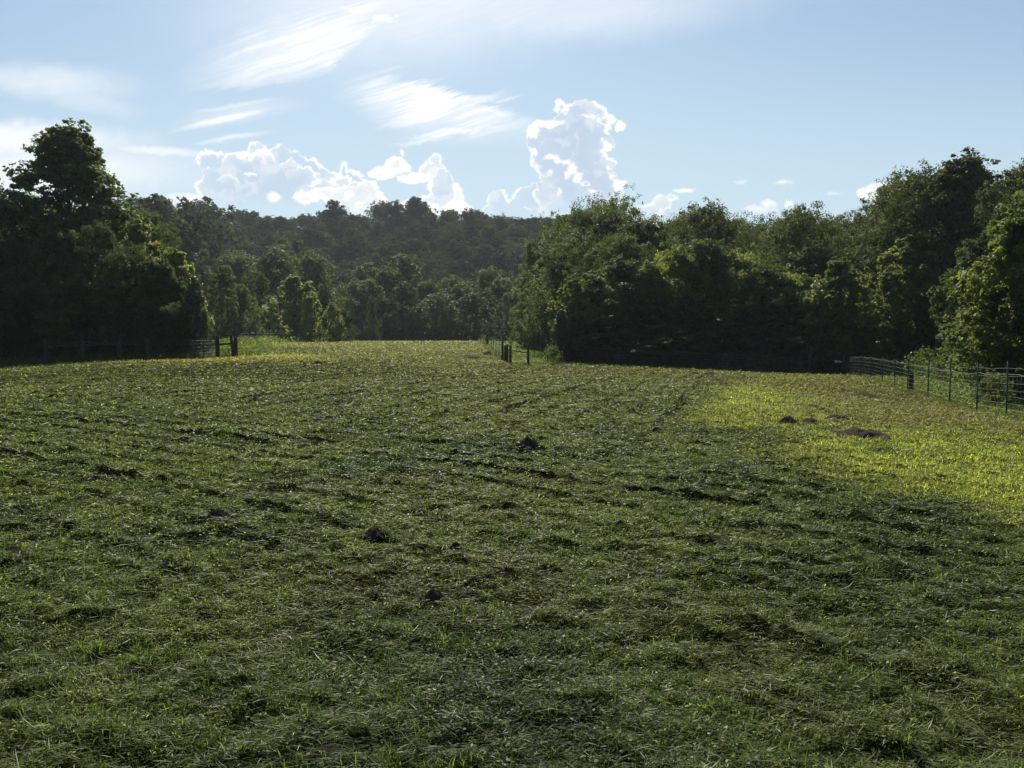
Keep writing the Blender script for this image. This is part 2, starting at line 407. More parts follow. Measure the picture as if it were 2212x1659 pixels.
# colour zones of the turf: fresh yellow green growth, brown dry turf, dark cut sward
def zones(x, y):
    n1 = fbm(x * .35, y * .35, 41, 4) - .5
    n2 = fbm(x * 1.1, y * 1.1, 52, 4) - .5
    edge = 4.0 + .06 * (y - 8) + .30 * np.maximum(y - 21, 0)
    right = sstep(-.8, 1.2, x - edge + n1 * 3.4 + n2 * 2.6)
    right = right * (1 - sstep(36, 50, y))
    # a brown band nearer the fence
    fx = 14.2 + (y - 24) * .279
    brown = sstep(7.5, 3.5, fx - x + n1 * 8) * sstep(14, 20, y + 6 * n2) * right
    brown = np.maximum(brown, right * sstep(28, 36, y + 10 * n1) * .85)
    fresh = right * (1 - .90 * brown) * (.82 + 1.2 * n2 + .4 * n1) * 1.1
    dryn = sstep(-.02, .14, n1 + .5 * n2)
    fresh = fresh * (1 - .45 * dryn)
    # yellow strip by the left gate and beyond the brace posts
    s1 = sstep(1, .3, np.hypot((x + 15.0) / 7.0, (y - 46.0) / 8.0) + n1 * .7)
    s2 = sstep(1, .3, np.hypot((x + 19) / 8.5, (y - 42.8) / 2.4) + n2 * .5)
    yel = np.maximum(s1, s2)
    lane = sstep(-.3, .8, x - (-.8 - (y - 57) * .07)) * sstep(50, 53, y) * (1 - sstep(160, 180, y))
    outside = sstep(.1, .6, x - fx) * sstep(12, 18, y)
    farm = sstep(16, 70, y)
    return dict(fresh=np.clip(fresh, 0, 1), brown=np.clip(brown, 0, 1), yel=np.clip(yel * 1.2, 0, 1), lane=np.clip(np.maximum(lane, outside), 0, 1), n1=n1, n2=n2, far=farm)
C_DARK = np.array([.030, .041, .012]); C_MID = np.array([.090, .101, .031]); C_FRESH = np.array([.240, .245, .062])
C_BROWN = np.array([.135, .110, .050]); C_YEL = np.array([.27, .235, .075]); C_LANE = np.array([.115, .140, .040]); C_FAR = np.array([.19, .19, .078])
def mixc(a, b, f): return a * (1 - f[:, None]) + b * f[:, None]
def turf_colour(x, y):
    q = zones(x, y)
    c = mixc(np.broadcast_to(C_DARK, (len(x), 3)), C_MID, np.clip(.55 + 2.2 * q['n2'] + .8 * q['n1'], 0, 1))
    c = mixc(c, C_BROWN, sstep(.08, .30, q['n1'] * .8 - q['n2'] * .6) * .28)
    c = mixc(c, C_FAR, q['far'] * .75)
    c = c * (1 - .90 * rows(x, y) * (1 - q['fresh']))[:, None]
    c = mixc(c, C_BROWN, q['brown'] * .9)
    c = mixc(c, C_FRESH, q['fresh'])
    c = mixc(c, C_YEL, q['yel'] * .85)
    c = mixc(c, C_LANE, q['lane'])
    return c

def material(name):
    m = bpy.data.materials.new(name); m.use_nodes = True
    m.node_tree.nodes.clear()
    g = NG(m.node_tree)
    out = g.n('ShaderNodeOutputMaterial')
    return m, g, out

def mat_turf():
    m, g, out = material("turf_soil")
    at = g.n('ShaderNodeAttribute', attribute_name='turf').outputs['Color']
    pos = g.n('ShaderNodeNewGeometry').outputs['Position']
    n1 = g.noise(pos, 9.0, 6, .65).outputs[0]
    n2 = g.noise(g.mapping(pos, scl=(.9, 3.2, 1), kind='POINT'), 2.2, 5, .6).outputs[0]
    f = g.m('MULTIPLY', g.ss(n1, .36, .64, .35, 1.15), g.ss(n2, .33, .62, .6, 1.15))
    col = g.vm('SCALE', at, None, f)
    straw = g.ss(g.noise(pos, 38.0, 3, .7).outputs[0], .60, .72)
    col = g.mix(g.m('MULTIPLY', straw, .12), col, (.30, .27, .15, 1))
    b = g.n('ShaderNodeBsdfPrincipled')
    g.put(b.inputs['Base Color'], col)
    b.inputs['Roughness'].default_value = 1.0
    b.inputs['Specular IOR Level'].default_value = .0
    bm = g.n('ShaderNodeBump'); bm.inputs['Strength'].default_value = .8; bm.inputs['Distance'].default_value = .03
    g.put(bm.inputs['Height'], g.m('ADD', n1, g.m('MULTIPLY', n2, .6)))
    m.node_tree.links.new(bm.outputs[0], b.inputs['Normal'])
    m.node_tree.links.new(b.outputs[0], out.inputs[0])
    return m

def mat_leaf(name, base, trans, tamt=.45, rough=.42, spec=.5, attr='tint', hue=.0, var=.25):
    m, g, out = material(name)
    at = g.n('ShaderNodeAttribute', attribute_name=attr).outputs['Color']
    rnd = g.n('ShaderNodeObjectInfo').outputs['Random']
    k = g.m('MULTIPLY_ADD', rnd, 2 * var, 1 - var)
    tintm = g.vm('SCALE', at, None, k)
    c1 = g.vm('MULTIPLY', tintm, base)
    c2 = g.vm('MULTIPLY', tintm, trans)
    d = g.n('ShaderNodeBsdfPrincipled')
    g.put(d.inputs['Base Color'], c1)
    d.inputs['Roughness'].default_value = rough
    d.inputs['Specular IOR Level'].default_value = spec
    t = g.n('ShaderNodeBsdfTranslucent'); g.put(t.inputs[0], c2)
    mx = g.n('ShaderNodeMixShader'); mx.inputs[0].default_value = tamt
    L = m.node_tree.links
    L.new(d.outputs[0], mx.inputs[1]); L.new(t.outputs[0], mx.inputs[2]); L.new(mx.outputs[0], out.inputs[0])
    return m

def mat_wood(name, c, c2, sc=14, stretch=.12, rough=.85):
    m, g, out = material(name)
    tc = g.n('ShaderNodeTexCoord').outputs['Object']
    n = g.noise(g.mapping(tc, scl=(1, 1, stretch), kind='POINT'), sc, 6, .65).outputs[0]
    col = g.mix(g.ss(n, .3, .7), (*c, 1), (*c2, 1))
    b = g.n('ShaderNodeBsdfPrincipled'); g.put(b.inputs['Base Color'], col); b.inputs['Roughness'].default_value = rough
    b.inputs['Specular IOR Level'].default_value = .12
    bm = g.n('ShaderNodeBump'); bm.inputs['Strength'].default_value = .6; bm.inputs['Distance'].default_value = .01
    g.put(bm.inputs['Height'], n); m.node_tree.links.new(bm.outputs[0], b.inputs['Normal'])
    m.node_tree.links.new(b.outputs[0], out.inputs[0])
    return m

def mat_plain(name, c, rough=.5, metal=0.0):
    m, g, out = material(name)
    tc = g.n('ShaderNodeTexCoord').outputs['Object']
    n = g.noise(tc, 30, 4, .6).outputs[0]
    col = g.mix(g.ss(n, .35, .65, 0, 1), (*[v * .75 for v in c], 1), (*c, 1))
    b = g.n('ShaderNodeBsdfPrincipled'); g.put(b.inputs['Base Color'], col)
    b.inputs['Roughness'].default_value = rough; b.inputs['Metallic'].default_value = metal
    m.node_tree.links.new(b.outputs[0], out.inputs[0])
    return m

M_TURF = mat_turf()
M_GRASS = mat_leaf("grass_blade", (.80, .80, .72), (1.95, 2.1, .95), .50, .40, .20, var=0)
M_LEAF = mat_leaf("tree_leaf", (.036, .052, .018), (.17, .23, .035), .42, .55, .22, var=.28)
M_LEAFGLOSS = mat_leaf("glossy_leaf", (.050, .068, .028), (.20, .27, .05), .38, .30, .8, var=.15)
M_LEAFLITE = mat_leaf("sunlit_tone_leaf", (.080, .105, .028), (.30, .37, .055), .50, .5, .25, var=.2)  # lighter tone, puts sunlight into the foliage colour
M_LEAFPALE = mat_leaf("sunlit_pale_leaf", (.12, .15, .055), (.42, .48, .11), .56, .5, .3, var=.15)  # colour raised so the shaded near side looks sunlit
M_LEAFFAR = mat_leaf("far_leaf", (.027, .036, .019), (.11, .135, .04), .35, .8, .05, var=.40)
M_BARK = mat_wood("bark", (.045, .038, .030), (.10, .085, .068), 9)
M_POST = mat_wood("weathered_wood", (.022, .019, .015), (.062, .052, .041), 16)
M_TPOST = mat_plain("dark_green_steel", (.035, .05, .04), .55)
M_TPOSTW = mat_plain("white_painted_tip", (.65, .65, .62), .5)
M_WIRE = mat_plain("galvanised_wire", (.40, .40, .38), .40, .6)
M_DIRT = mat_wood("dark_crumbly_earth", (.022, .017, .012), (.070, .054, .038), 30, 1.0, .95)

# ground sheet on a polar grid, finest near the camera
def build_ground():
    radii = [0.0, .4]
    while radii[-1] < 430: radii.append(radii[-1] + max(.045, radii[-1] * .0125))
    radii = np.array(radii[1:])
    a = np.concatenate([np.arange(-50, 50, .28), np.arange(50, 310, 4.0)])
    a = np.radians(a)
    rr, aa = np.meshgrid(radii, a, indexing='ij')
    x = (rr * np.sin(aa)).ravel(); y = (rr * np.cos(aa)).ravel()
    z = gz(x, y)
    nr, na = len(radii), len(a)
    idx = np.arange(nr * na).reshape(nr, na)
    i0 = idx[:-1, :]; i1 = idx[1:, :]
    f = np.stack([i0, i1, np.roll(i1, -1, 1), np.roll(i0, -1, 1)], -1).reshape(-1, 4)[:, ::-1]
    cz = gz(np.array([0.]), np.array([0.]))[0]
    v = np.stack([x, y, z], 1)
    col = turf_colour(x, y) * (.30 + .50 * sstep(14, 60, np.hypot(x, y)))[:, None]  # near ground darkened, painting shade into the gaps between blades
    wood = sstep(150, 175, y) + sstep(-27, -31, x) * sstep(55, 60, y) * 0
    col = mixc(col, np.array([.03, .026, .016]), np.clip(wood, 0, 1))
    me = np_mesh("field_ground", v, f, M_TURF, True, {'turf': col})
    o = link("field", me)
    tag(o, kind='structure', label='mown hay field rising gently to a crest before the wood', cat='field')
build_ground()

# ------------------------------------------------------------------ grass (uncountable)
def build_grass():
    rng = np.random.default_rng(11)
    V = []; F = []; Cc = []; off = 0
    def emit(kind, x, y, L, Wd, ang, tilt, curl, col, lift=0.0):
        """ribbons of 2 segments: root, middle pair, tip"""
        nonlocal off
        n = len(x)
        z = gz(x, y) + lift
        dx, dy = np.cos(ang), np.sin(ang)
        px_, py_ = -dy, dx
        ct, st = np.cos(tilt), np.sin(tilt)
        ct2, st2 = np.cos(tilt - curl), np.sin(tilt - curl)
        p0 = np.stack([x, y, z - .004], 1)
        p1 = p0 + np.stack([dx * ct, dy * ct, st], 1) * (L * .55)[:, None]
        p2 = p1 + np.stack([dx * ct2, dy * ct2, st2], 1) * (L * .45)[:, None]
        w = (Wd * .5)[:, None] * np.stack([px_, py_, np.zeros(n)], 1)
        # twist
        tw = rng.uniform(-.7, .7, n)[:, None]
        w = w + (Wd * .5)[:, None] * tw * np.array([0, 0, 1.0])
        vs = np.stack([p0 - w * .6, p0 + w * .6, p1 - w, p1 + w, p2], 1).reshape(-1, 3)
        b = off + np.arange(n)[:, None] * 5
        q = np.concatenate([b + np.array([0, 1, 3]), b + np.array([0, 3, 2]), b + np.array([2, 3, 4])], 1).reshape(-1, 3)
        V.append(vs); F.append(q); Cc.append(np.repeat(col, 5, 0)); off += n * 5
    def scatter(n, r0, r1, power, half=R(42)):
        u = rng.random(n)
        if abs(power - 2) < 1e-3: r = r0 * (r1 / r0) ** u
        else:
            e = 2 - power; r = (r0 ** e + u * (r1 ** e - r0 ** e)) ** (1 / e)
        a = rng.uniform(-half, half, n)
        return r * np.sin(a), r * np.cos(a), r
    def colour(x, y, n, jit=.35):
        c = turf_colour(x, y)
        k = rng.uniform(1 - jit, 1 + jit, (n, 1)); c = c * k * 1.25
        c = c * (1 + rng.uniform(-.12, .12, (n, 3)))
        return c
    def frag(x, y, L, Wd, ang, tilt, roll, col, lift):
        """small cut leaf pieces: one folded quad each"""
        nonlocal off
        n = len(x); z = gz(x, y) + lift
        c = np.stack([x, y, z], 1)
        d = np.stack([np.cos(ang) * np.cos(tilt), np.sin(ang) * np.cos(tilt), np.sin(tilt)], 1)
        s0 = np.stack([-np.sin(ang), np.cos(ang), 0 * ang], 1)
        up_ = np.cross(d, s0)
        w = s0 * np.cos(roll)[:, None] + up_ * np.sin(roll)[:, None]
        a_ = d * (L / 2)[:, None]; b_ = w * (Wd / 2)[:, None]
        vs = np.stack([c - a_, c + b_ - a_ * .1, c + a_ + up_ * (L * .12)[:, None], c - b_ + a_ * .1], 1).reshape(-1, 3)
        b = off + np.arange(n)[:, None] * 4
        V.append(vs); F.append(np.concatenate([b + np.array([0, 1, 2]), b + np.array([0, 2, 3])], 1).reshape(-1, 3)); Cc.append(np.repeat(col, 4, 0)); off += n * 4
    # chopped leaf pieces, the bulk of the sward
    for (n, r0, r1) in ((560000, 2.1, 9), (430000, 9, 32), (200000, 32, 140)):
        x, y, r = scatter(n, r0, r1, 1.9)
        dens = .18 + .82 * sstep(.36, .56, fbm(x * 2.6, y * 3.2, 63, 3))
        keep = rng.random(n) < dens
        x, y, r = x[keep], y[keep], r[keep]; n = len(x)
        sc = np.maximum(1, r / 4.5)
        L = rng.uniform(.007, .024, n) * sc ** .8; W = L * rng.uniform(.18, .5, n)
        br = np.exp(rng.normal(0, 1, (n, 1)) * np.where(r < 8, .50, .22)[:, None])
        pale = (rng.random((n, 1)) < np.where(r < 12, .09, .05)[:, None])  # pale pieces carry sun glints painted into their colour
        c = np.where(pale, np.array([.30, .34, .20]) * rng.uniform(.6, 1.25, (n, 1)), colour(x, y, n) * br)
        frag(x, y, L, W, rng.normal(0, 1.1, n), rng.uniform(-.5, 1.0, n), rng.normal(0, .8, n), c, rng.uniform(.0, .030, n) * sc ** .5)
    # standing short blades
    for (n, r0, r1) in ((230000, 2.1, 9), (230000, 9, 32), (160000, 32, 140)):
        x, y, r = scatter(n, r0, r1, 1.9)
        q = zones(x, y)
        ten = fbm(x * .8, y * .8, 61, 3)
        keep = rng.random(n) < np.clip(.12 + 1.0 * sstep(.42, .66, ten) + q['fresh'] + q['yel'] + q['lane'], 0, 1)
        x, y, r = x[keep], y[keep], r[keep]; n = len(x)
        q = {k: v[keep] for k, v in q.items()}
        sc = np.maximum(1, r / 4.5)
        L = rng.uniform(.015, .045, n) * (1 + .35 * (sc - 1) ** .6) * (1 + .7 * q['fresh'])
        W = rng.uniform(.0022, .0046, n) * sc ** .85
        emit('b', x, y, L, W, rng.uniform(0, 2 * np.pi, n), rng.uniform(.5, 1.5, n), rng.uniform(.1, 1.0, n), colour(x, y, n) * np.array([1.0, 1.04, .9]) * np.exp(rng.normal(0, .35, (n, 1))))
    # flat lying cut stems, paler
    for (n, r0, r1) in ((115000, 2.1, 9), (90000, 9, 32), (40000, 32, 120)):
        x, y, r = scatter(n, r0, r1, 1.9)
        q = zones(x, y)
        keep = rng.random(n) < np.clip(1.0 - .8 * q['fresh'] - .9 * q['lane'] - .5 * q['yel'], 0.05, 1)
        x, y, r = x[keep], y[keep], r[keep]; n = len(x)
        sc = np.maximum(1, r / 4.5)
        L = rng.uniform(.02, .075, n) * sc ** .5
        long = rng.random(n) < .06
        L = np.where(long, L * 2.0, L)
        W = rng.uniform(.0016, .0040, n) * sc ** .8
        t = rng.random((n, 1)) ** 1.1
        c = colour(x, y, n) * (1 - t) + np.array([.46, .49, .29]) * t * rng.uniform(.5, 1.2, (n, 1))
        emit('s', x, y, L, W, rng.normal(0, .65, n) + np.pi * rng.integers(0, 2, n), rng.uniform(-.12, .35, n), rng.uniform(-.5, .6, n), c, lift=rng.uniform(.012, .042, n))
    # tufts left standing by the mower
    nt = 420
    x0, y0, r = scatter(nt, 2.4, 22, 1.7)
    m = rng.integers(18, 60, nt); i = np.repeat(np.arange(nt), m); n = len(i)
    x = x0[i] + rng.normal(size=n) * .055; y = y0[i] + rng.normal(size=n) * .055
    emit('t', x, y, rng.uniform(.05, .11, n), rng.uniform(.003, .005, n) * np.maximum(1, r[i] / 6), rng.uniform(0, 2 * np.pi, n), rng.uniform(.7, 1.5, n), rng.uniform(.1, .8, n),
         np.array([.10, .135, .035]) * rng.uniform(.5, 1.5, (n, 1)))
    # broad clover leaves
    n = 70000
    x, y, r = scatter(n, 2.1, 16, 1.8)
    k = fbm(x * .7, y * .7, 90, 3) > .48
    x, y, r = x[k], y[k], r[k]; n = len(x); sc = np.maximum(1, r / 5)
    frag(x, y, rng.uniform(.012, .024, n) * sc ** .6, rng.uniform(.010, .019, n) * sc ** .6, rng.uniform(0, 2 * np.pi, n), rng.uniform(-.5, .8, n), rng.normal(0, .3, n),
         colour(x, y, n) * np.array([.82, 1.05, .85]) * np.exp(rng.normal(0, .4, (n, 1))), rng.uniform(.01, .045, n))
    me = np_mesh("cut_grass", np.concatenate(V), np.concatenate(F), M_GRASS, False, {'tint': np.concatenate(Cc)})
    o = link("grass", me)
    tag(o, 'short mown grass and scattered cut stems covering the field', 'grass', kind='stuff')
build_grass()

# ------------------------------------------------------------------ trees
def tube(path, radii, sides=6):
    path = np.asarray(path, float); n = len(path)
    t = np.gradient(path, axis=0); t /= np.linalg.norm(t, axis=1)[:, None] + 1e-9
    ref = np.array([0.3, 1, .1]) if abs(t[0][2]) > .8 else np.array([0, 0, 1.0])
    u = np.cross(t, ref); u /= np.linalg.norm(u, axis=1)[:, None] + 1e-9
    w = np.cross(t, u)
    a = np.arange(sides) * 2 * np.pi / sides
    ring = path[:, None] + np.asarray(radii)[:, None, None] * (np.cos(a)[None, :, None] * u[:, None] + np.sin(a)[None, :, None] * w[:, None])
    v = ring.reshape(-1, 3)
    f = []
    for i in range(n - 1):
        for j in range(sides):
            k = (j + 1) % sides
            f.append((i * sides + j, i * sides + k, (i + 1) * sides + k, (i + 1) * sides + j))
    # caps as quads fans via centre-less quads (even sides)
    if sides == 6:
        for base, flip in ((0, 1), ((n - 1) * 6, 0)):
            q1 = [base + 0, base + 1, base + 2, base + 3]; q2 = [base + 0, base + 3, base + 4, base + 5]
            f.append(tuple(q1[::-1] if flip else q1)); f.append(tuple(q2[::-1] if flip else q2))
    elif sides == 4:
        f.append((3, 2, 1, 0)); b = (n - 1) * 4; f.append((b, b + 1, b + 2, b + 3))
    return v, np.array(f)

class MB:
    def __init__(self): self.v = []; self.f = []; self.n = 0
    def add(self, v, f):
        self.v.append(np.asarray(v, float)); self.f.append(np.asarray(f) + self.n); self.n += len(v)
    def tube(self, path, radii, sides=6):
        if np.isscalar(radii): radii = [radii] * len(path)
        self.add(*tube(path, radii, sides))
    def build(self, name, mat, parent=None, smooth=True, loc=None):
        me = np_mesh(name, np.concatenate(self.v), np.concatenate(self.f), mat, smooth)
        return link(name, me, parent, loc)

PROF = {
    'ovoid': lambda t: np.sin(np.clip(t, 0, 1) * np.pi * .93 + .12) ** .75 * (1.08 - .35 * t),
    'cone': lambda t: (1 - t) ** .72 * np.minimum(1, t * 5 + .45),
    'round': lambda t: np.sqrt(np.clip(1 - (2 * t - 1) ** 2, 0, 1)) * .98 + .04,
    'dome': lambda t: np.sqrt(np.clip(1 - t ** 3.2, 0, 1)) * (.88 + .12 * np.cos(t * 3)),
    'vase': lambda t: np.clip(.35 + .9 * t, 0, 1) * np.sqrt(np.clip(1 - t ** 5, 0, 1)),
}
def crown_mesh(name, seed, H, W, z0, prof, nb, nc, nl, ls, mat, aspect=.62, sprigs=.14, lobes=.30, rb=.20, rc=.36, inner=.25, up=.55):
    """nb boughs fill the outline; each carries nc sprays of nl leaves on its outer shell"""
    rng = np.random.default_rng(seed)
    # boughs spread evenly in height and angle with jitter
    t = (np.arange(nb) + rng.uniform(.1, .9, nb)) / nb
    th = np.arange(nb) * 2.39996 + rng.normal(size=nb) * .45
    ph = rng.uniform(0, 6.28, 4)
    lob = 1 + lobes * (np.sin(2 * th + ph[0] + 3 * t) * .5 + np.sin(3 * th + ph[1] - 5 * t) * .5) + rng.normal(size=nb) * lobes * .35
    RB = rb * W * rng.uniform(.62, 1.30, nb) * (1.06 - .2 * t)
    Rr = np.maximum(W / 2 * PROF[prof](t) * lob - RB * .55, 0)
    rr = Rr * np.sqrt(rng.uniform(inner, 1.0, nb))
    zz = np.minimum(z0 + (H - z0) * t, H - RB * .55)
    bc = np.stack([rr * np.cos(th), rr * np.sin(th), zz], 1)
    # sprays on the shells
    n = nb * nc
    bi = np.repeat(np.arange(nb), nc)
    d = rng.normal(size=(n, 3)); d[:, 2] += .25; d /= np.linalg.norm(d, axis=1)[:, None]
    sp = rng.random(n) < sprigs
    k = np.where(sp, rng.uniform(.95, 1.35, n), rng.uniform(.35, 1.0, n) ** .6)
    c = bc[bi] + d * (RB[bi] * k)[:, None] * np.array([1, 1, .95])
    c[:, 2] += np.where(sp, .12, 0)
    rcs = rc * RB[bi] * rng.uniform(.6, 1.25, n) * np.where(sp, .62, 1)
    N = n * nl
    ci = np.repeat(np.arange(n), nl)
    drop = rng.random(N) < np.where(sp[ci], .5, .0)
    ci = ci[~drop]; N = len(ci)
    dd = rng.normal(size=(N, 3)); dd /= np.linalg.norm(dd, axis=1)[:, None]
    p = c[ci] + dd * (rcs[ci] * rng.uniform(.1, 1.0, N) ** .55)[:, None] * np.array([1.05, 1.05, .8])
    nrm = d[ci] * .35 + dd * .25 + np.array([0, 0, up]) + rng.normal(size=(N, 3)) * .50
    nrm /= np.linalg.norm(nrm, axis=1)[:, None]
    a = np.cross(nrm, rng.normal(size=(N, 3))); a /= np.linalg.norm(a, axis=1)[:, None] + 1e-6
    b = np.cross(nrm, a)
    l = ls * rng.uniform(.55, 1.30, N)[:, None]
    fold = nrm * l * .12
    v = np.stack([p - a * l * .5, p + b * l * .5 * aspect + fold, p + a * l * .5, p - b * l * .5 * aspect + fold], 1).reshape(-1, 3)
    kz = H / np.percentile(v[:, 2], 99.8); kr = (W / 2) / np.percentile(np.hypot(v[:, 0], v[:, 1]), 98.5)
    v *= np.array([kr, kr, kz]); bc = bc * np.array([kr, kr, kz])
    v[:, 2] = np.maximum(v[:, 2], .02)
    i = np.arange(N)[:, None] * 4
    f = np.concatenate([i + np.array([0, 1, 2]), i + np.array([0, 2, 3])], 1).reshape(-1, 3)
    tone = rng.uniform(.75, 1.2, nb)[bi] * rng.uniform(.75, 1.25, n)
    warm = (rng.uniform(-.10, .14, nb)[bi] + rng.uniform(-.05, .05, n))
    tc = tone[ci] * rng.uniform(.75, 1.25, N)
    col = np.stack([tc * (1 + warm[ci]), tc, tc * (1 - warm[ci] * .6)], 1)
    me = np_mesh(name, v, f, mat, False, {'tint': np.repeat(col, 4, 0)})
    return me, bc, rng

def trunk_mesh(name, H, z0, c, rng, r0, nlimb=16, sides=6):
    mb = MB()
    top = H * .86
    zs = np.linspace(-.4, top, 9)
    wob = np.cumsum(rng.normal(size=(9, 2)) * .09, 0) * (H / 12); wob[0] = wob[1] = 0
    path = np.stack([wob[:, 0], wob[:, 1], zs], 1)
    rad = r0 * (1 - zs.clip(0) / top) ** .8 + r0 * .10
    rad[0] *= 1.35
    mb.tube(path, rad, 6)
    order = rng.permutation(len(c))
    k = 0
    for ii in order:
        if k >= nlimb: break
        tgt = c[ii]
        if tgt[2] < z0 * .9: continue
        zb = max(z0 * .6, tgt[2] - rng.uniform(.15, .35) * H)
        zb = min(zb, top * .93)
        bx = np.interp(zb, zs, path[:, 0]); by = np.interp(zb, zs, path[:, 1]); br = np.interp(zb, zs, rad) * .5
        b0 = np.array([bx, by, zb]); mid = b0 * .45 + tgt * .55 + np.array([0, 0, -.06 * H * rng.random()])
        mb.tube([b0, (b0 + mid) / 2 + rng.normal(size=3) * .05, mid, tgt], [br, br * .75, br * .5, br * .15], 4)
        k += 1
    return np_mesh(name, np.concatenate(mb.v), np.concatenate([np.asarray(x) if np.asarray(x).shape[1] == 4 else x for x in mb.f]), M_BARK, True)

KINDS = {}
def kind(key, seed, H, W, z0, prof, nb, nc, nl, ls, mat, r0=.2, **kw):
    me, c, rng = crown_mesh(key + "_crown", seed, H, W, z0, prof, nb, nc, nl, ls, mat, **kw)
    tr = trunk_mesh(key + "_trunk", H, z0, c, rng, r0)
    KINDS[key] = (me, tr, H, W)
#     key      seed  H   W   z0  prof   nb  nc  nl  leaf
kind('tulip', 3, 15, 9.0, 1.5, 'ovoid', 84, 14, 42, .25, M_LEAF, .26, aspect=.85, sprigs=.24, rb=.155, lobes=.16, inner=.12)
kind('vinea', 4, 10, 7.5, -.4, 'dome', 44, 18, 70, .20, M_LEAF, .2, aspect=.8, rb=.17)
kind('vineb', 5, 8, 8.0, -.4, 'dome', 40, 18, 70, .20, M_LEAF, .18, aspect=.8, lobes=.4, rb=.17)
kind('vinelit', 15, 8, 8.0, -.4, 'dome', 42, 18, 70, .18, M_LEAFLITE, .18, aspect=.8, lobes=.4, rb=.16, sprigs=.22)  # vineb again, its sunlit rims painted by lighter leaf colour
kind('round', 6, 12, 10.0, 1.0, 'round', 40, 18, 62, .21, M_LEAF, .22, lobes=.3, rb=.18, sprigs=.2)
kind('oval', 7, 13, 10.0, .6, 'round', 42, 17, 62, .20, M_LEAF, .22, lobes=.42, rb=.17, sprigs=.2)
kind('airy', 8, 13, 9.0, 4.0, 'vase', 26, 13, 44, .19, M_LEAF, .16, aspect=.42, sprigs=.5, lobes=.5, rb=.15, rc=.42)
kind('bright', 9, 7, 5.5, -.2, 'dome', 34, 14, 34, .24, M_LEAFPALE, .12, aspect=.8, lobes=.35, rb=.17)
kind('glossy', 10, 6, 5.5, -.2, 'dome', 32, 15, 60, .17, M_LEAFGLOSS, .12, aspect=.8, rb=.18, sprigs=.25)
kind('sycamore', 14, 7.5, 5.5, .1, 'ovoid', 36, 15, 66, .17, M_LEAFLITE, .12, aspect=.9, lobes=.4, rb=.17, sprigs=.25)
kind('shrub', 13, 2.2, 2.8, -.1, 'dome', 18, 12, 40, .10, M_LEAFLITE, .04, rb=.2, sprigs=.4)
kind('mida', 21, 12, 9.5, -.3, 'ovoid', 36, 13, 34, .34, M_LEAF, .2, lobes=.35)
kind('midb', 22, 12, 9.0, -.3, 'dome', 34, 13, 34, .33, M_LEAF, .2, lobes=.35, rb=.18)
kind('midc', 23, 12, 11, .0, 'round', 36, 13, 34, .36, M_LEAF, .2, lobes=.4)
kind('fara', 31, 15, 14, .0, 'round', 30, 11, 30, .60, M_LEAFFAR, .28, lobes=.3)
kind('farb', 32, 15, 12, .0, 'dome', 30, 11, 30, .58, M_LEAFFAR, .28, lobes=.35)
kind('farc', 33, 14, 15, .0, 'dome', 34, 11, 30, .60, M_LEAFFAR, .28, lobes=.4)
kind('fard', 34, 16, 11, .0, 'ovoid', 28, 11, 30, .56, M_LEAFFAR, .28, lobes=.4)

prng = random.Random(5)
TREES = []
def tree(k, px, D, topY, wpx=None, label='', group=None, name='tree', cat='tree', sink=0.0, wm=None, x=None, slim=False):
    crown, trunk, H, W = KINDS[k]
    p = ray_pt(px, topY, D)
    xx = p[0] if x is None else x
    z = T(xx, D)
    h = max(1.0, p[2] - z)
    w = wm if wm else wpx / FPX * D
    if not slim: w = max(w, (.62 if D < 120 else .85) * h)
    o = empty(name, (xx, D, z - sink), prng.uniform(0, 6.28))
    o.scale = (w / W, w / W * prng.uniform(.9, 1.1), (h + sink) / H)
    c = bpy.data.objects.new('crown', crown); COL.objects.link(c); c.parent = o
    t = bpy.data.objects.new('trunk', trunk); COL.objects.link(t); t.parent = o
    tag(o, label, cat, group)
    TREES.append(o)
    return o

def interp(tab, x):
    xs = [a for a, b in tab]; ys = [b for a, b in tab]
    return float(np.interp(x, xs, ys))

# ---- left dark group
tree('tulip', 150, 56, 272, 275, 'tallest tree on the left, its round dark crown standing alone against pale sky')
tree('round', -45, 52, 385, 190, 'dark tree cut off by the left edge of the picture')
tree('oval', 318, 60, 452, 130, 'dark tree just right of the tallest left tree, half hidden behind the vines')
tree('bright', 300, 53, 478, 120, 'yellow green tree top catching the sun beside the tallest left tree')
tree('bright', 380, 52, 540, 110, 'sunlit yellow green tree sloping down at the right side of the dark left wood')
tree('glossy', 418, 48.8, 596, 96, 'bush of shiny silvery leaves at the right end of the dark left wood', name='bush', cat='bush', slim=True)
tree('glossy', 440, 47.6, 668, 44, 'low shiny bush touching the wire fence left of the gate', name='bush', cat='bush', slim=True)
g1 = 'dark trees behind the shaded left rail fence'
for i, (px, D, ty, w) in enumerate(((30, 50, 520, 150), (120, 49, 500, 150), (210, 50, 480, 150), (285, 49, 530, 140), (345, 49, 560, 120), (378, 49, 600, 90), (-70, 47, 560, 150),
                                    (10, 57, 440, 170), (90, 60, 455, 160), (230, 60, 440, 170), (340, 57, 520, 130), (60, 48, 610, 130), (160, 47.5, 600, 140), (250, 47.5, 610, 130), (325, 47.3, 640, 110), (378, 47.3, 655, 84), (-150, 50, 480, 200), (-240, 46, 430, 220), (-160, 60, 400, 220))):
    tree(('vinea', 'vineb', 'oval', 'round')[i % 4], px, D, ty, w * 1.25, 'dark leafy tree in the shaded wood behind the left rail fence', g1, slim=px > 300)

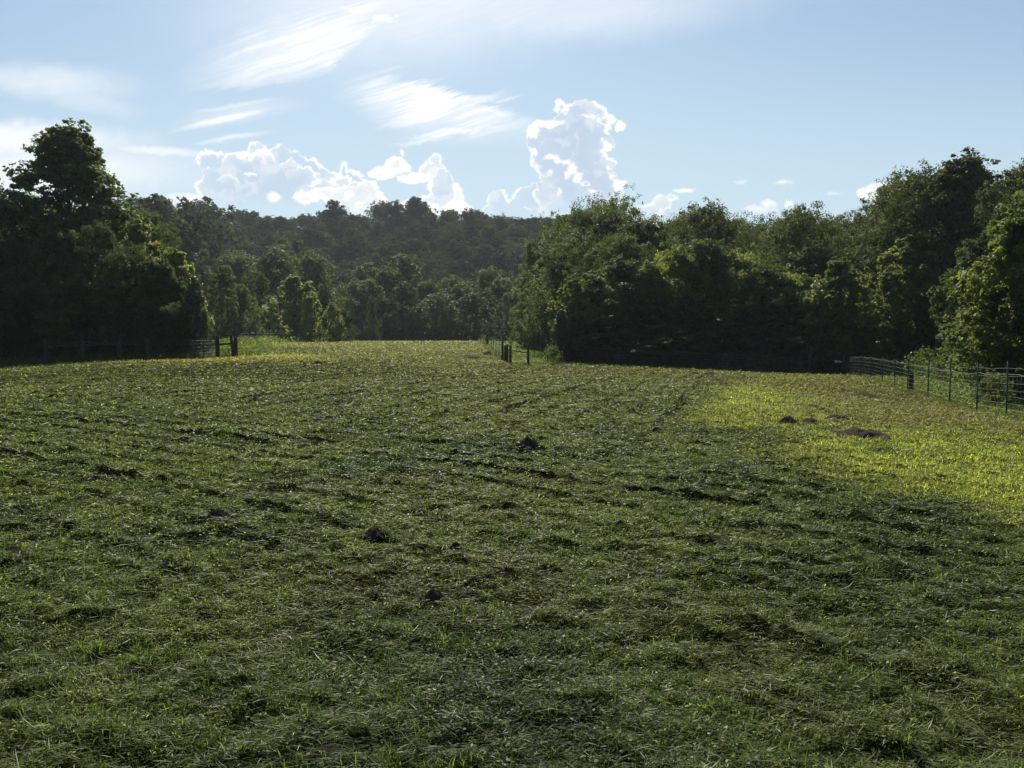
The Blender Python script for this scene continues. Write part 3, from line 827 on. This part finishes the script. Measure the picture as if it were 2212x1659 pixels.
# ---- behind the left gate: small trees at the foot of the hill
tree('midb', 482, 93, 575, 110, 'grey green tree standing right behind the left gate posts')
tree('mida', 520, 97, 615, 90, 'small drooping tree behind the far brace of the left fence')
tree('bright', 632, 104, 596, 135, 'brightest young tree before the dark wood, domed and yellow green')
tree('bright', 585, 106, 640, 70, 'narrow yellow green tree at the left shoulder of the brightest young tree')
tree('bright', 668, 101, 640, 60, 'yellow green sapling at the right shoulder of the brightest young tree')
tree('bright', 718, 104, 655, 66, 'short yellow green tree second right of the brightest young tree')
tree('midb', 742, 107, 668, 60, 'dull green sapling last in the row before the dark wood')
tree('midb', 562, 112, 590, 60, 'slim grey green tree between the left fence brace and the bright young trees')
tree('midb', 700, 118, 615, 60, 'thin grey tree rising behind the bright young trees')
tree('midb', 803, 132, 640, 42, 'slim green spire against the dark foot of the wood', slim=True)
tree('shrub', 550, 96, 700, 60, 'low pale shrub under the trees by the far left brace', name='bush', cat='bush')

# ---- dark wood beyond the crest
g2 = 'trees of the dark wood beyond the field crest'
tabc = [(-200, 560), (420, 560), (520, 545), (620, 520), (700, 560), (760, 600), (830, 560), (900, 570), (960, 600), (1040, 585), (1100, 600), (1300, 580)]
i = 0
for D, dx, off in ((140, 78, 32), (150, 84, 12), (162, 88, -6)):
    px = 420 + (D % 7) * 5
    while px < 1180:
        if not (D == 140 and px < 760):
            tree(('mida', 'midc', 'midb')[prng.randrange(3)], px, D + prng.uniform(-4, 4), interp(tabc, px) + off + prng.uniform(-14, 14), None, 'dark green tree in the solid wood beyond the crest of the field', g2, wm=prng.uniform(10, 14))
        px += dx * prng.uniform(.85, 1.15)

# ---- wooded hillside
g3 = 'trees on the far wooded hillside'
sky = [(-200, 400), (100, 420), (280, 432), (340, 428), (380, 440), (420, 434), (470, 442), (520, 457), (560, 463), (640, 466), (690, 456), (722, 452), (760, 462), (800, 462), (835, 440), (890, 438), (940, 446), (980, 460), (1010, 455), (1060, 466), (1120, 470), (1170, 472), (1300, 474), (2400, 470)]
D = 178.0
cnt = 0
while D < 335:
    sp = 11.5
    x = -.66 * D - 10
    while x < .12 * D + 8:
        px = CX + x / D * FPX
        h = prng.uniform(10, 14.5)
        xx = x + prng.uniform(-2.5, 2.5); DD = D + prng.uniform(-4, 4)
        # never higher than the skyline of the photo
        p = ray_pt(px, interp(sky, px) + prng.uniform(-7, 6), DD)
        zt = T(xx, DD)
        h = min(h, p[2] - zt) if D < 315 else p[2] - zt
        if h > 5 and px > 190:
            kx = ('fara', 'farb', 'farc', 'fard')[prng.choice((0, 0, 1, 1, 2, 2, 3))]
            pxx = CX + xx / DD * FPX
            yy = CY - FPX * math.tan(math.atan((zt + h - CAMZ) / DD) + PITCH)
            tree(kx, pxx, DD, yy, None, 'leafy tree on the far wooded hillside, one crown among many', g3, wm=prng.uniform(14, 23), sink=.5)
            cnt += 1
        x += sp * prng.uniform(.85, 1.2)
    D += 12.5
print("hill trees", cnt)
tree('farb', 722, 300, 433, 58, 'lone round tree standing above the hill skyline, sky showing through it')
tree('fara', 850, 305, 434, 75, 'broad domed tree highest on the hill skyline, left of its taller neighbour')
tree('farb', 900, 308, 426, 62, 'tall round topped tree on the hill skyline right of the broad dome')
tree('farc', 1012, 300, 452, 105, 'wide low dome of a tree on the skyline left of the cloud tower')
tree('fara', 425, 190, 432, 90, 'dark rounded tree on the skyline between the left wood and the cumulus')
tree('farb', 330, 165, 428, 105, 'tall tree on the hill shoulder directly behind the left wood')
tree('fard', 385, 150, 470, 80, 'pointed grey green tree below the hill shoulder on the left')
tree('farc', 620, 188, 506, 150, 'wide dark dome of a tree in the middle of the hillside')

# ---- right wood
g4 = 'trees of the wood along the right side'
skyr = [(1080, 560), (1120, 545), (1180, 470), (1220, 468), (1250, 455), (1290, 432), (1330, 424), (1370, 440), (1410, 475), (1460, 470), (1500, 445), (1530, 438), (1570, 458), (1620, 480), (1680, 460), (1740, 450), (1790, 472), (1860, 466), (1900, 436), (1950, 395), (2000, 378), (2060, 356), (2100, 350), (2130, 400), (2160, 410), (2190, 380), (2400, 330)]
tree('airy', 1328, 76, 414, 170, 'feathery tree with open branches rising highest before the tower cloud')
tree('airy', 1193, 84, 458, 70, 'wispy tree top at the left shoulder of the right wood', slim=True)
tree('oval', 1262, 80, 446, 130, 'leafy tree just left of the feathery tall tree')
tree('round', 1530, 72, 438, 150, 'round crowned tree rising above the middle of the right wood')
tree('airy', 1610, 74, 462, 80, 'thin topped tree right of the round crowned one in the right wood')
tree('round', 1728, 72, 448, 150, 'broad tree on the right skyline beneath the smallest cloud')
tree('tulip', 2085, 58, 336, 190, 'highest tree of the right wood, dark crown with two bumps')
tree('round', 1995, 60, 362, 230, 'big dark round tree left of the highest tree on the right')
tree('airy', 1925, 62, 400, 140, 'leafy tree poking into the cloud beside the big dark round tree')
tree('oval', 2215, 50, 345, 200, 'tall dark tree rising at the right edge of the picture')
tree('midb', 1152, 100, 520, 120, 'tall pale green tree at the left corner of the right wood, beside the grass lane', slim=True)
tree('mida', 1142, 90, 625, 90, 'rounded low tree overhanging the grass lane', slim=True)
tree('mida', 1165, 84, 600, 90, 'grey green tree behind the lane, left of the rounded thicket', slim=True)
i = 0
for D, dx, off, lo, hi in ((92, 44, 2, 1235, 2330), (78, 66, 30, 1240, 2380), (68, 68, 70, 1285, 2420)):
    px = lo
    while px < hi:
        i += 1
        tree(('oval', 'round', 'vinea', 'oval', 'airy')[prng.randrange(5)], px, D + prng.uniform(-3, 3), interp(skyr, px) + off + prng.uniform(-10, 12), None, 'leafy tree in the back rows of the right hand wood', g4, wm=prng.uniform(8, 11))
        px += dx * prng.uniform(.85, 1.15)
g5 = 'vine draped trees along the front of the right wood'
front = [(1288, 592, 60), (1322, 586, 60), (1345, 560, 60.5), (1405, 566, 60), (1465, 535, 61), (1530, 522, 62), (1590, 545, 61), (1650, 575, 60), (1705, 590, 60), (1312, 650, 58), (1400, 650, 58), (1500, 640, 58), (1600, 640, 58), (1690, 650, 58),
         (1286, 690, 56.5), (1350, 700, 56.5), (1430, 700, 56.5), (1520, 700, 56.5), (1610, 700, 56.5), (1690, 705, 56.5), (1750, 600, 60)]
for j, (px, ty, D) in enumerate(front):
    if j in (1, 3, 4, 6, 8, 20):
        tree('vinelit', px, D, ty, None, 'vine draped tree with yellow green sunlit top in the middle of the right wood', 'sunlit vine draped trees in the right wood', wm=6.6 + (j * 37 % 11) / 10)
    else:
        tree(('vinea', 'vineb')[j % 2], px, D, ty, None, 'dark vine draped tree at the shaded front of the right wood', g5, wm=6.6 + (j * 37 % 11) / 10)
tree('sycamore', 1240, 57.5, 602, 66, 'pale leaved tree forming the lit left corner of the rounded thicket')
tree('glossy', 1212, 55.5, 668, 44, 'shiny leaved bush at the lit left foot of the rounded thicket', name='bush', cat='bush')
tree('shrub', 1195, 52.5, 745, 46, 'small straggly bush at the end of the pole beside the lane', name='bush', cat='bush')
# right part: terraces of lit vines
tree('sycamore', 1815, 55, 558, 170, 'yellow green vine covered tree left of centre in the right corner wood')
tree('glossy', 1775, 56, 612, 139, 'shiny leaved tree with a drooping branch over the wood pile shade')
tree('vineb', 1868, 60, 600, 186, 'dull green vine covered tree between the two yellow green ones')
tree('sycamore', 1965, 56.5, 508, 201, 'tall bright yellow green tree among the vines on the right')
tree('sycamore', 1925, 54, 585, 139, 'shorter bright green tree in front of the tall bright vine tree')
tree('glossy', 2020, 56, 560, 170, 'shiny dark vine tree in front of the right corner wood')
tree('glossy', 2075, 55.5, 600, 170, 'glittering bush with leaves down to the wire fence')
tree('vineb', 2050, 60, 455, 232, 'dark vine covered tree below the highest tree on the right')
tree('vineb', 2130, 56, 430, 217, 'dark vine covered tree between the highest tree and the picture edge')
tree('sycamore', 2195, 30, 465, 232, 'nearest tree with large bright leaves at the right edge of the picture')
tree('sycamore', 2160, 31.5, 600, 147, 'large leaved young tree just inside the right edge, behind the wires')
tree('vinea', 2290, 34, 380, 372, 'tall leafy tree beyond the right edge of the picture')
tree('vineb', 2110, 48, 520, 170, 'dark leafy tree behind the large leaved young tree')
for j, (px, ty, D, w) in enumerate(((1800, 640, 58, 8), (1880, 560, 63, 9), (1950, 560, 62, 9), (1860, 700, 57, 6), (1935, 700, 57, 6), (2010, 690, 56, 6), (2080, 680, 54, 6), (1740, 660, 58, 7), (2160, 640, 42, 6), (2230, 560, 38, 5), (2000, 480, 64, 8), (1900, 500, 66, 8))):
    tree(('vinea', 'vineb')[j % 2], px, D, ty, None, 'dark vine draped tree at the shaded front of the right wood', g5, wm=w)
tree('shrub', 1795, 55, 738, 70, 'olive coloured shrub above the rail of the right corner brace', name='bush', cat='bush')
tree('shrub', 2062, 44, 722, 100, 'rounded pale green shrub behind the middle of the right wire fence', name='bush', cat='bush')
tree('shrub', 2000, 48, 748, 60, 'low weedy shrub behind the short wooden post of the wire fence', name='bush', cat='bush')
tree('shrub', 2150, 27, 800, 90, 'dark low bush behind the wires near the right edge', name='bush', cat='bush')

# ------------------------------------------------------------------ fences
def post_wood(mb, x, y, h, r, lean=(0, 0), zb=None):
    z = T(x, y) if zb is None else zb
    mb.tube([(0, 0, -.3), (lean[0] * .5, lean[1] * .5, h * .5), (lean[0], lean[1], h - .02), (lean[0], lean[1], h)], [r * 1.05, r, r * .97, r * .8], 6)
    return (x, y, z)
def wood_post(parent, x, y, h, r, lean=(0, 0), name='post', org=None):
    mb = MB(); p = post_wood(mb, x, y, h, r, lean)
    return mb.build(name, M_POST, parent, True, Vector(p) - parent.location)
def t_post(parent, x, y, h, tip=True, name='post'):
    mb = MB(); w = .024
    def box(x0, x1, y0, y1, z0, z1):
        v = [(a, b, c) for c in (z0, z1) for a, b in ((x0, y0), (x1, y0), (x1, y1), (x0, y1))]
        mb.add(v, [(3, 2, 1, 0), (4, 5, 6, 7), (0, 1, 5, 4), (1, 2, 6, 5), (2, 3, 7, 6), (3, 0, 4, 7)])
    box(-w, w, -.004, .004, -.3, h); box(-.004, .004, .0042, .04, -.3, h)
    z = .15
    while z < h - .08:
        box(-.008, .008, -.012, -.0042, z, z + .02); z += .10
    o = mb.build(name, M_TPOST, parent, False, Vector((x, y, T(x, y))) - parent.location)
    if tip:
        m2 = MB(); v = [(a, b, c) for c in (h - .0, h + .05) for a, b in ((-w, -.012), (w, -.012), (w, .04), (-w, .04))]
        m2.add(v, [(3, 2, 1, 0), (4, 5, 6, 7), (0, 1, 5, 4), (1, 2, 6, 5), (2, 3, 7, 6), (3, 0, 4, 7)])
        m2.build('post_tip', M_TPOSTW, o, False)
    return o
def wires(parent, pts, heights, r, name='wire_mesh', stay=.3, rs=.0015, sag=.0, jit=.01, topsag=None):
    """horizontal wires along ground points; vertical stays between lowest and highest"""
    mb = MB(); rg = np.random.default_rng(int(abs(pts[0][0] * 100)) + 3)
    org = np.array(parent.location)
    fine = []
    for (x0, y0), (x1, y1) in zip(pts[:-1], pts[1:]):
        n = 6
        for k in range(n): fine.append((x0 + (x1 - x0) * k / n, y0 + (y1 - y0) * k / n, 4 * (k / n) * (1 - k / n)))
    fine.append((pts[-1][0], pts[-1][1], 0))
    base = np.array([(x, y, T(x, y)) for x, y, s in fine]); ss = np.array([s for _, _, s in fine])
    for h in heights:
        p = base + np.array([0, 0, h]) - ss[:, None] * np.array([0, 0, 1]) * sag + rg.normal(size=base.shape) * np.array([0, 0, jit])
        mb.tube(p - org, r, 4)
    if stay:
        L = 0; nxt = 0
        for i in range(len(base) - 1):
            seg = np.linalg.norm(base[i + 1] - base[i]); 
            while nxt < L + seg:
                t = (nxt - L) / seg; q = base[i] * (1 - t) + base[i + 1] * t
                mb.tube([q + (0, 0, heights[0]) - org, q + (0, 0, heights[-1] if stay else 0) - org], rs, 4); nxt += stay
            L += seg
    return mb.build(name, M_WIRE, parent, False)
def rail(parent, a, b, r, name='rail', mat=None):
    mb = MB(); a = np.array(a, float); b = np.array(b, float); org = np.array(parent.location)
    m = (a + b) / 2 + np.array([0, 0, .01])
    mb.tube([a - org, m - org, b - org], [r, r * .95, r * .85], 6)
    return mb.build(name, mat or M_POST, parent, True)
def gp(px, D): return ((px - CX) / FPX * D, D)
def onz(x, y, h): return (x, y, T(x, y) + h)

# right wire fence
def right_fence():
    Ds = [18.9, 21.4, 24.0, 27.0, 30.0, 33.5, 36.2, 39.2, 42.4, 45.8, 49.2, 52.7]
    P = [(14.2 + (d - 24) * .279, d) for d in Ds]
    f = empty('wire_fence', onz(*P[2], 0))
    tag(f, 'long wire fence on steel posts running away along the right side of the field', 'fence')
    for i, (x, y) in enumerate(P):
        if i == len(P) - 1: continue
        t_post(f, x, y, (1.50, 1.55, 1.52, 1.62, 1.5, 1.42, 1.3, 1.35, 1.4, 1.25, 1.2)[i], tip=False)
    wood_post(f, P[5][0] + .12, P[5][1] - .05, .82, .095)
    wires(f, P, [.08, .24, .40, .57, .75, .94, 1.14], .0028, 'wire_mesh', stay=.31, rs=.0010)
    wires(f, P, [1.22], .0045, 'top_wire', stay=0, sag=.05)
    wires(f, P[:4], [1.38], .003, 'top_wire', stay=0, sag=.04)
    b = empty('fence_brace', onz(*P[-1], 0))
    tag(b, 'dark wooden corner brace with a rail at the far end of the right wire fence', 'fence brace')
    x, y = P[-1]
    wood_post(b, x + .05, y, 1.45, .14)
    wood_post(b, x - .42, y + .1, 1.35, .075)
    x2, y2 = gp(1749, 52.9)
    wood_post(b, x2, y2, 1.45, .10)
    rail(b, onz(x2, y2, .93), onz(x - .5, y + .05, .92), .035)
    rail(b, onz(x - .62, y - .03, .93), onz(x - .18, y - .06, .90), .075, 'rail_end', M_PALE)
    return P
M_PALE = mat_wood("pale_cut_wood", (.50, .47, .40), (.72, .68, .60), 12)
RF = right_fence()

# fence in the shade of the right wood
def shade_fence():
    pts = [gp(1749, 52.9), gp(1655, 53.4), gp(1566, 53.6), gp(1480, 53.8), gp(1400, 54), gp(1341, 54.2), gp(1218, 54.5)]
    f = empty('wire_fence', onz(*pts[3], 0))
    tag(f, 'wire fence with white tipped posts in the deep shade before the right wood', 'fence')
    for x, y in pts[1:]: t_post(f, x, y, 1.12)
    wires(f, pts, [.1, .3, .5, .7, .9, 1.1], .0035, stay=.6)
shade_fence()

# middle brace and lane fence
def mid_fence():
    b = empty('fence_brace', onz(*gp(1140, 51), 0))
    tag(b, 'brace of dark wooden posts and one rail at the mouth of the grass lane', 'fence brace')
    spec = ((1085.5, 56.5, 1.50, .085), (1091.5, 55.5, 1.15, .09), (1096, 53.5, 1.22, .08), (1102.5, 52, 1.20, .085), (1141, 51, 1.18, .085))
    pp = []
    for px, D, h, r in spec:
        x, y = gp(px, D); wood_post(b, x, y, h, r); pp.append((x, y))
    rail(b, onz(*pp[2], .86), onz(*pp[4], .72), .045)
    x5, y5 = pp[4]
    pl = empty('pole_rail', onz(*gp(1160, 53), 0))
    tag(pl, 'thin wooden pole rail leading right from the lane brace into the bush', 'rail')
    xe, ye = gp(1188, 55.5)
    rail(pl, onz(x5 + .02, y5 + .1, 1.0), onz(xe, ye, .95), .035)
    wood_post(pl, xe, ye, 1.1, .05)
    P = [gp(1085.5, 56.5), gp(1078, 60.5), gp(1071.8, 66), gp(1066.5, 72.5), gp(1061.5, 79), gp(1056.5, 87), gp(1053, 95), gp(1048.5, 103), gp(1044.5, 111), gp(1041, 119), gp(1037.5, 127), gp(1031, 134), gp(1026, 142), gp(1021, 148)]
    f = empty('wire_fence', onz(*P[3], 0))
    tag(f, 'fence of thin posts going away between the field and the grass lane', 'fence')
    for i, (x, y) in enumerate(P[1:]):
        if i in (5, 10): wood_post(f, x, y, 1.45, .15)
        else: t_post(f, x, y, 1.4, tip=i > 8)
    wires(f, P, [.1, .3, .5, .7, .9, 1.1, 1.25], .0045, stay=0)
mid_fence()

def left_fences():
    # gate sized brace beside the field
    b = empty('fence_brace', onz(*gp(470.6, 46), 0))
    tag(b, 'sunlit brace of two dark posts and two rails at the left gap', 'fence brace')
    xa, ya = gp(470.6, 46); xb, yb = gp(505, 46.2); xc, yc = gp(509.5, 47)
    wood_post(b, xa, ya, 1.34, .13); wood_post(b, xb, yb, 1.34, .095, lean=(-.14, 0)); wood_post(b, xc, yc, 1.22, .13)
    rail(b, onz(xa, ya, .84), onz(xb - .05, yb, .86), .07)
    rail(b, onz(xa, ya - .05, 1.2), onz(xc, yc - .05, 1.24), .02)
    # net running left into the dark
    P = [gp(468, 46), gp(440, 45.6), gp(412, 45.2)]
    f = empty('wire_fence', onz(*P[1], 0))
    tag(f, 'short wire net left of the sunlit brace, vanishing into the dark wood', 'fence')
    for x, y in P[1:]: t_post(f, x, y, 1.1, tip=False)
    wires(f, P, [.06, .17, .30, .44, .58, .76, .95, 1.12], .0028, stay=0)
    # receding fence on the field's left side
    Q = [gp(509.5, 47), gp(512, 50), gp(515, 54), gp(518.5, 58), gp(522, 62), gp(526, 67), gp(530, 72), gp(534, 77), gp(539, 83), gp(541, 87)]
    f2 = empty('wire_fence', onz(*Q[3], 0))
    tag(f2, 'wire fence with tangled weeds receding from the left brace along the field', 'fence')
    for x, y in Q[1:-1]: t_post(f2, x, y, 1.25, tip=False)
    wires(f2, Q, [.1, .3, .5, .7, .9, 1.1], .004, stay=.5)
    # far brace and the fence behind the crest
    b2 = empty('fence_brace', onz(*gp(541, 87), 0))
    tag(b2, 'distant brace of two posts with a pale rail on the left of the crest', 'fence brace')
    x1, y1 = gp(540.6, 87); x2, y2 = gp(552.5, 88)
    wood_post(b2, x1, y1, 1.5, .12); wood_post(b2, x2, y2, 1.45, .12)
    rail(b2, onz(x1, y1, 1.12), onz(x2, y2, 1.1), .07, 'rail', M_PALE)
    S = [gp(552.5, 88), gp(569, 90), gp(582, 92), gp(600, 94), gp(617, 97), gp(640, 100), gp(665, 103)]
    f3 = empty('wire_fence', onz(*S[2], 0))
    tag(f3, 'faint wire fence behind the crest in front of the bright young trees', 'fence')
    for x, y in S[1:]: t_post(f3, x, y, 1.35, tip=False)
    wires(f3, S, [.2, .5, .8, 1.1, 1.3], .004, stay=0)
    # rail fence in the dark
    Rr = [gp(100, 43.5), gp(180, 44), gp(259.5, 44.2), gp(320.5, 44.5)]
    f4 = empty('rail_fence', onz(*Rr[2], 0))
    tag(f4, 'wooden post and rail fence hardly visible in the shade of the left wood', 'fence')
    for x, y in Rr: wood_post(f4, x, y, 1.3, .12)
    for (x0, y0), (x1, y1) in zip(Rr[:-1], Rr[1:]):
        rail(f4, onz(x0, y0, .98), onz(x1, y1, .98), .055)
left_fences()

# ------------------------------------------------------------------ mounds of crumbly dark earth
def mound_mesh(seed, elong=1.0):
    rg = np.random.default_rng(seed)
    n = 46
    gx, gy = np.meshgrid(np.linspace(-1, 1, n), np.linspace(-1, 1, n))
    x = gx.ravel(); y = gy.ravel()
    r = np.hypot(x, y)
    prof = np.clip(1 - r + (fbm(x * 2 + seed, y * 2, seed, 3) - .5) * .9, 0, 1)
    z = prof ** .8 * (.55 + .9 * fbm(x * 4 + seed, y * 4, seed + 3, 4, .65)) + (fbm(x * 14, y * 14, seed + 9, 3, .7) - .5) * .20 * (prof > 0)
    z = np.where(prof > 0, z, -.25)
    v = np.stack([x, y, z], 1)
    idx = np.arange(n * n).reshape(n, n)
    f = np.stack([idx[:-1, :-1], idx[:-1, 1:], idx[1:, 1:], idx[1:, :-1]], -1).reshape(-1, 4)
    # loose crumbs and bits of straw
    for k in range(130):
        a = rg.uniform(0, 6.28); q = rg.uniform(.1, 1.05); s = rg.uniform(.02, .07)
        c = np.array([q * math.cos(a), q * math.sin(a), max(0, (1 - q)) * rg.uniform(.4, 1.0)])
        o = rg.normal(size=(4, 3)) * s
        base = len(v); v = np.concatenate([v, c + o])
        f = np.concatenate([f, [[base, base + 1, base + 2, base + 3], [base + 1, base, base + 3, base + 2]]])
    return np_mesh("mound", v, f, M_DIRT, False)
MOUNDS = [mound_mesh(s) for s in (2, 5, 9)]
def mound(px, py, wpx, hpx, label, k=0):
    # find the ground distance under the photo pixel
    D = 2.2
    for _ in range(4000):
        p = ray_pt(px, py, D)
        if p[2] <= T(p[0], D) + .02: break
        D += max(.004, D * .002)
    w = wpx / FPX * D; h = hpx / FPX * D
    w *= 1.4 if 1650 < px < 1900 else 1.15; h *= {970: .95, 1306: .9, 1640: .9}.get(py, 1.5 if py > 1100 else 1.0)
    o = link('dirt_mound', MOUNDS[k % 3])
    o.location = (p[0], D, float(gz(np.array([p[0]]), np.array([D]))[0]) + .012)
    o.scale = (w / 2, w / 2 * .8, h)
    o.rotation_euler = (0, 0, prng.uniform(0, 6.28) if False else (k * .7 % .5))
    tag(o, label, 'dirt mound', 'clumps of dark earth on the field')
mound(1140, 970, 46, 24, 'pointed dark earth mound near the middle of the field', 0)
mound(1207, 974, 40, 11, 'low dark earth clump just right of the pointed mound', 1)
mound(1702, 914, 34, 15, 'lumpy earth clump at the left end of the pair on the yellow grass', 1)
mound(1748, 913, 48, 12, 'long earth clump at the right end of the pair on the yellow grass', 2)
mound(1806, 906, 40, 10, 'small earth clump right of the pair on the yellow grass', 0)
mound(1803, 927, 44, 7, 'flat thin earth clump between the pair and the biggest heap', 2)
mound(1853, 944, 96, 20, 'biggest and widest heap of dark earth on the yellow grass', 0)
mound(1863, 856, 48, 9, 'dark earth clump nearest the right wire fence', 1)
mound(1757, 882, 40, 7, 'thin dark earth clump above the pair on the yellow grass', 2)
mound(470, 1124, 56, 20, 'dark hollow looking earth mound in the left foreground', 1)
mound(808, 1166, 50, 13, 'low dark clump in the foreground left of the middle', 2)
mound(935, 1306, 54, 32, 'upright dark tuft of earth in the centre foreground', 0)
mound(24, 1202, 50, 14, 'dark earth clump cut by the left edge of the picture', 1)
mound(686, 786, 22, 7, 'small dark clump on the far yellow strip before the young trees', 0)
mound(984, 1192, 30, 16, 'small dark knob above the upright foreground tuft', 1)
mound(1707, 1033, 16, 9, 'tiny dark clod at the edge of the yellow grass', 0)
mound(1055, 766, 26, 6, 'dark clump on the crest beside the lane fence', 2)
mound(1010, 772, 50, 5, 'flat brown patch of loose earth on the crest left of the lane fence', 1)
mound(1500, 808, 26, 6, 'left one of two small clods on the edge of the shaded wood', 0)
mound(1537, 808, 20, 4, 'right one of two small clods on the edge of the shaded wood', 1)
mound(1370, 920, 18, 6, 'little clod alone in the middle distance of the field', 1)
mound(700, 1640, 90, 26, 'dark lump of earth at the bottom edge of the picture', 1)

# ------------------------------------------------------------------ tall weeds along fences (uncountable)
def build_weeds():
    rng = np.random.default_rng(77)
    V = []; F = []; C = []; off = 0
    def strip(x, y, hmin, hmax, w, col, jit, n_leaf=5, ls=.05):
        nonlocal off
        n = len(x); z = terrain(x, y)
        h = rng.uniform(hmin, hmax, n); a = rng.uniform(0, 6.28, n)
        lean = rng.normal(size=(n, 2)) * jit
        p0 = np.stack([x, y, z - .05], 1); p2 = p0 + np.stack([lean[:, 0] * h, lean[:, 1] * h, h], 1)
        s = np.stack([np.cos(a), np.sin(a), 0 * a], 1) * (w / 2)
        vs = np.stack([p0 - s, p0 + s, p2 + s * .3, p2 - s * .3], 1).reshape(-1, 3)
        b = off + np.arange(n)[:, None] * 4
        V.append(vs); F.append(np.concatenate([b + [0, 1, 2], b + [0, 2, 3]], 1).reshape(-1, 3))
        cc = np.array(col) * rng.uniform(.6, 1.4, (n, 1)); C.append(np.repeat(cc, 4, 0)); off += n * 4
        # leaves on the stalks
        m = n * n_leaf; i = np.repeat(np.arange(n), n_leaf); t = rng.uniform(.2, 1.05, m)[:, None]
        c = p0[i] * (1 - t) + p2[i] * t + rng.normal(size=(m, 3)) * .03
        d1 = rng.normal(size=(m, 3)) * ls; d2 = rng.normal(size=(m, 3)) * ls * .5
        vs = np.stack([c, c + d1 * .5 + d2, c + d1, c + d1 * .5 - d2], 1).reshape(-1, 3)
        b = off + np.arange(m)[:, None] * 4
        V.append(vs); F.append(np.concatenate([b + [0, 1, 2], b + [0, 2, 3]], 1).reshape(-1, 3))
        cc = np.array(col) * rng.uniform(.6, 1.5, (m, 1)); C.append(np.repeat(cc, 4, 0)); off += m * 4
    def line(P, n, spread):
        t = rng.uniform(0, len(P) - 1.001, n); i = t.astype(int); f = t - i
        P = np.array(P); q = P[i] * (1 - f[:, None]) + P[i + 1] * f[:, None]
        return q[:, 0] + rng.normal(size=n) * spread, q[:, 1] + rng.normal(size=n) * spread
    G = (.09, .11, .035); BR = (.12, .10, .06); YG = (.20, .24, .07)
    x, y = line(RF, 2600, .12); strip(x, y, .06, .24, .008, G, .3, 3, .03)
    x, y = line([(r[0] + 3 + .12 * (r[1] - 24), r[1]) for r in RF[6:]] + [gp(1900, 56)], 500, 1.2); strip(x, y, .5, 1.3, .012, G, .12, 8, .07)
    x, y = line([gp(1750, 56), gp(1850, 55), gp(1960, 50), gp(2070, 45)], 900, .9); strip(x, y, .5, 1.5, .014, (.07, .10, .03), .12, 9, .08)
    x, y = line([gp(511, 47.3), gp(522, 62), gp(534, 80), gp(541, 86)], 1000, .2); strip(x, y, .2, .85, .014, (.15, .13, .09), .22, 5, .06)
    x, y = line([gp(1084, 57), gp(1067, 72), gp(1053, 95), gp(1037, 127), gp(1022, 148)], 1300, .18); strip(x, y, .12, .42, .02, (.12, .11, .06), .2, 5, .07)
    x, y = line([gp(462, 50), gp(500, 49.5), gp(500, 60), gp(520, 66)], 4200, 1.0); strip(x, y, .2, .8, .016, (.12, .145, .05), .15, 6, .07)
    x, y = line([gp(545, 93), gp(600, 98), gp(680, 108)], 1200, 1.8); strip(x, y, .3, .8, .03, YG, .15, 5, .08)
    x, y = line([gp(1060, 140), gp(1085, 142), gp(1100, 142)], 700, 1.8); strip(x, y, .8, 2.1, .05, YG, .1, 5, .12)
    x, y = line([gp(1230, 54.6), gp(1480, 54), gp(1749, 53.3)], 1600, .35); strip(x, y, .15, .5, .012, (.06, .08, .03), .25, 5, .06)
    x, y = line([gp(-60, 43.5), gp(180, 44.4), gp(330, 44.6), gp(460, 46.2)], 1600, .3); strip(x, y, .15, .5, .012, (.06, .08, .03), .25, 5, .06)
    me = np_mesh("weed_stalks", np.concatenate(V), np.concatenate(F), M_GRASS, False, {'tint': np.concatenate(C)})
    tag(link("weeds", me), 'tall weeds and rank grass along the fences', 'weeds', kind='stuff')
build_weeds()

# ------------------------------------------------------------------ haze
HAZE = 0.00022
def build_haze():
    mb = MB()
    x, y0, y1, z0, z1 = 440, -440, 440, -12, 72
    v = [(a, b, c) for c in (z0, z1) for a, b in ((-x, y0), (x, y0), (x, y1), (-x, y1))]
    mb.add(v, [(3, 2, 1, 0), (4, 5, 6, 7), (0, 1, 5, 4), (1, 2, 6, 5), (2, 3, 7, 6), (3, 0, 4, 7)])
    m, g, out = material("haze_air")
    p = g.n('ShaderNodeVolumePrincipled')
    p.inputs['Color'].default_value = (.80, .87, .97, 1)
    p.inputs['Density'].default_value = HAZE
    p.inputs['Anisotropy'].default_value = .35
    m.node_tree.links.new(p.outputs[0], out.inputs[1])
    o = mb.build("haze", m, None, False)
    tag(o, 'thin pale summer haze', 'haze', kind='stuff')
if HAZE: build_haze()
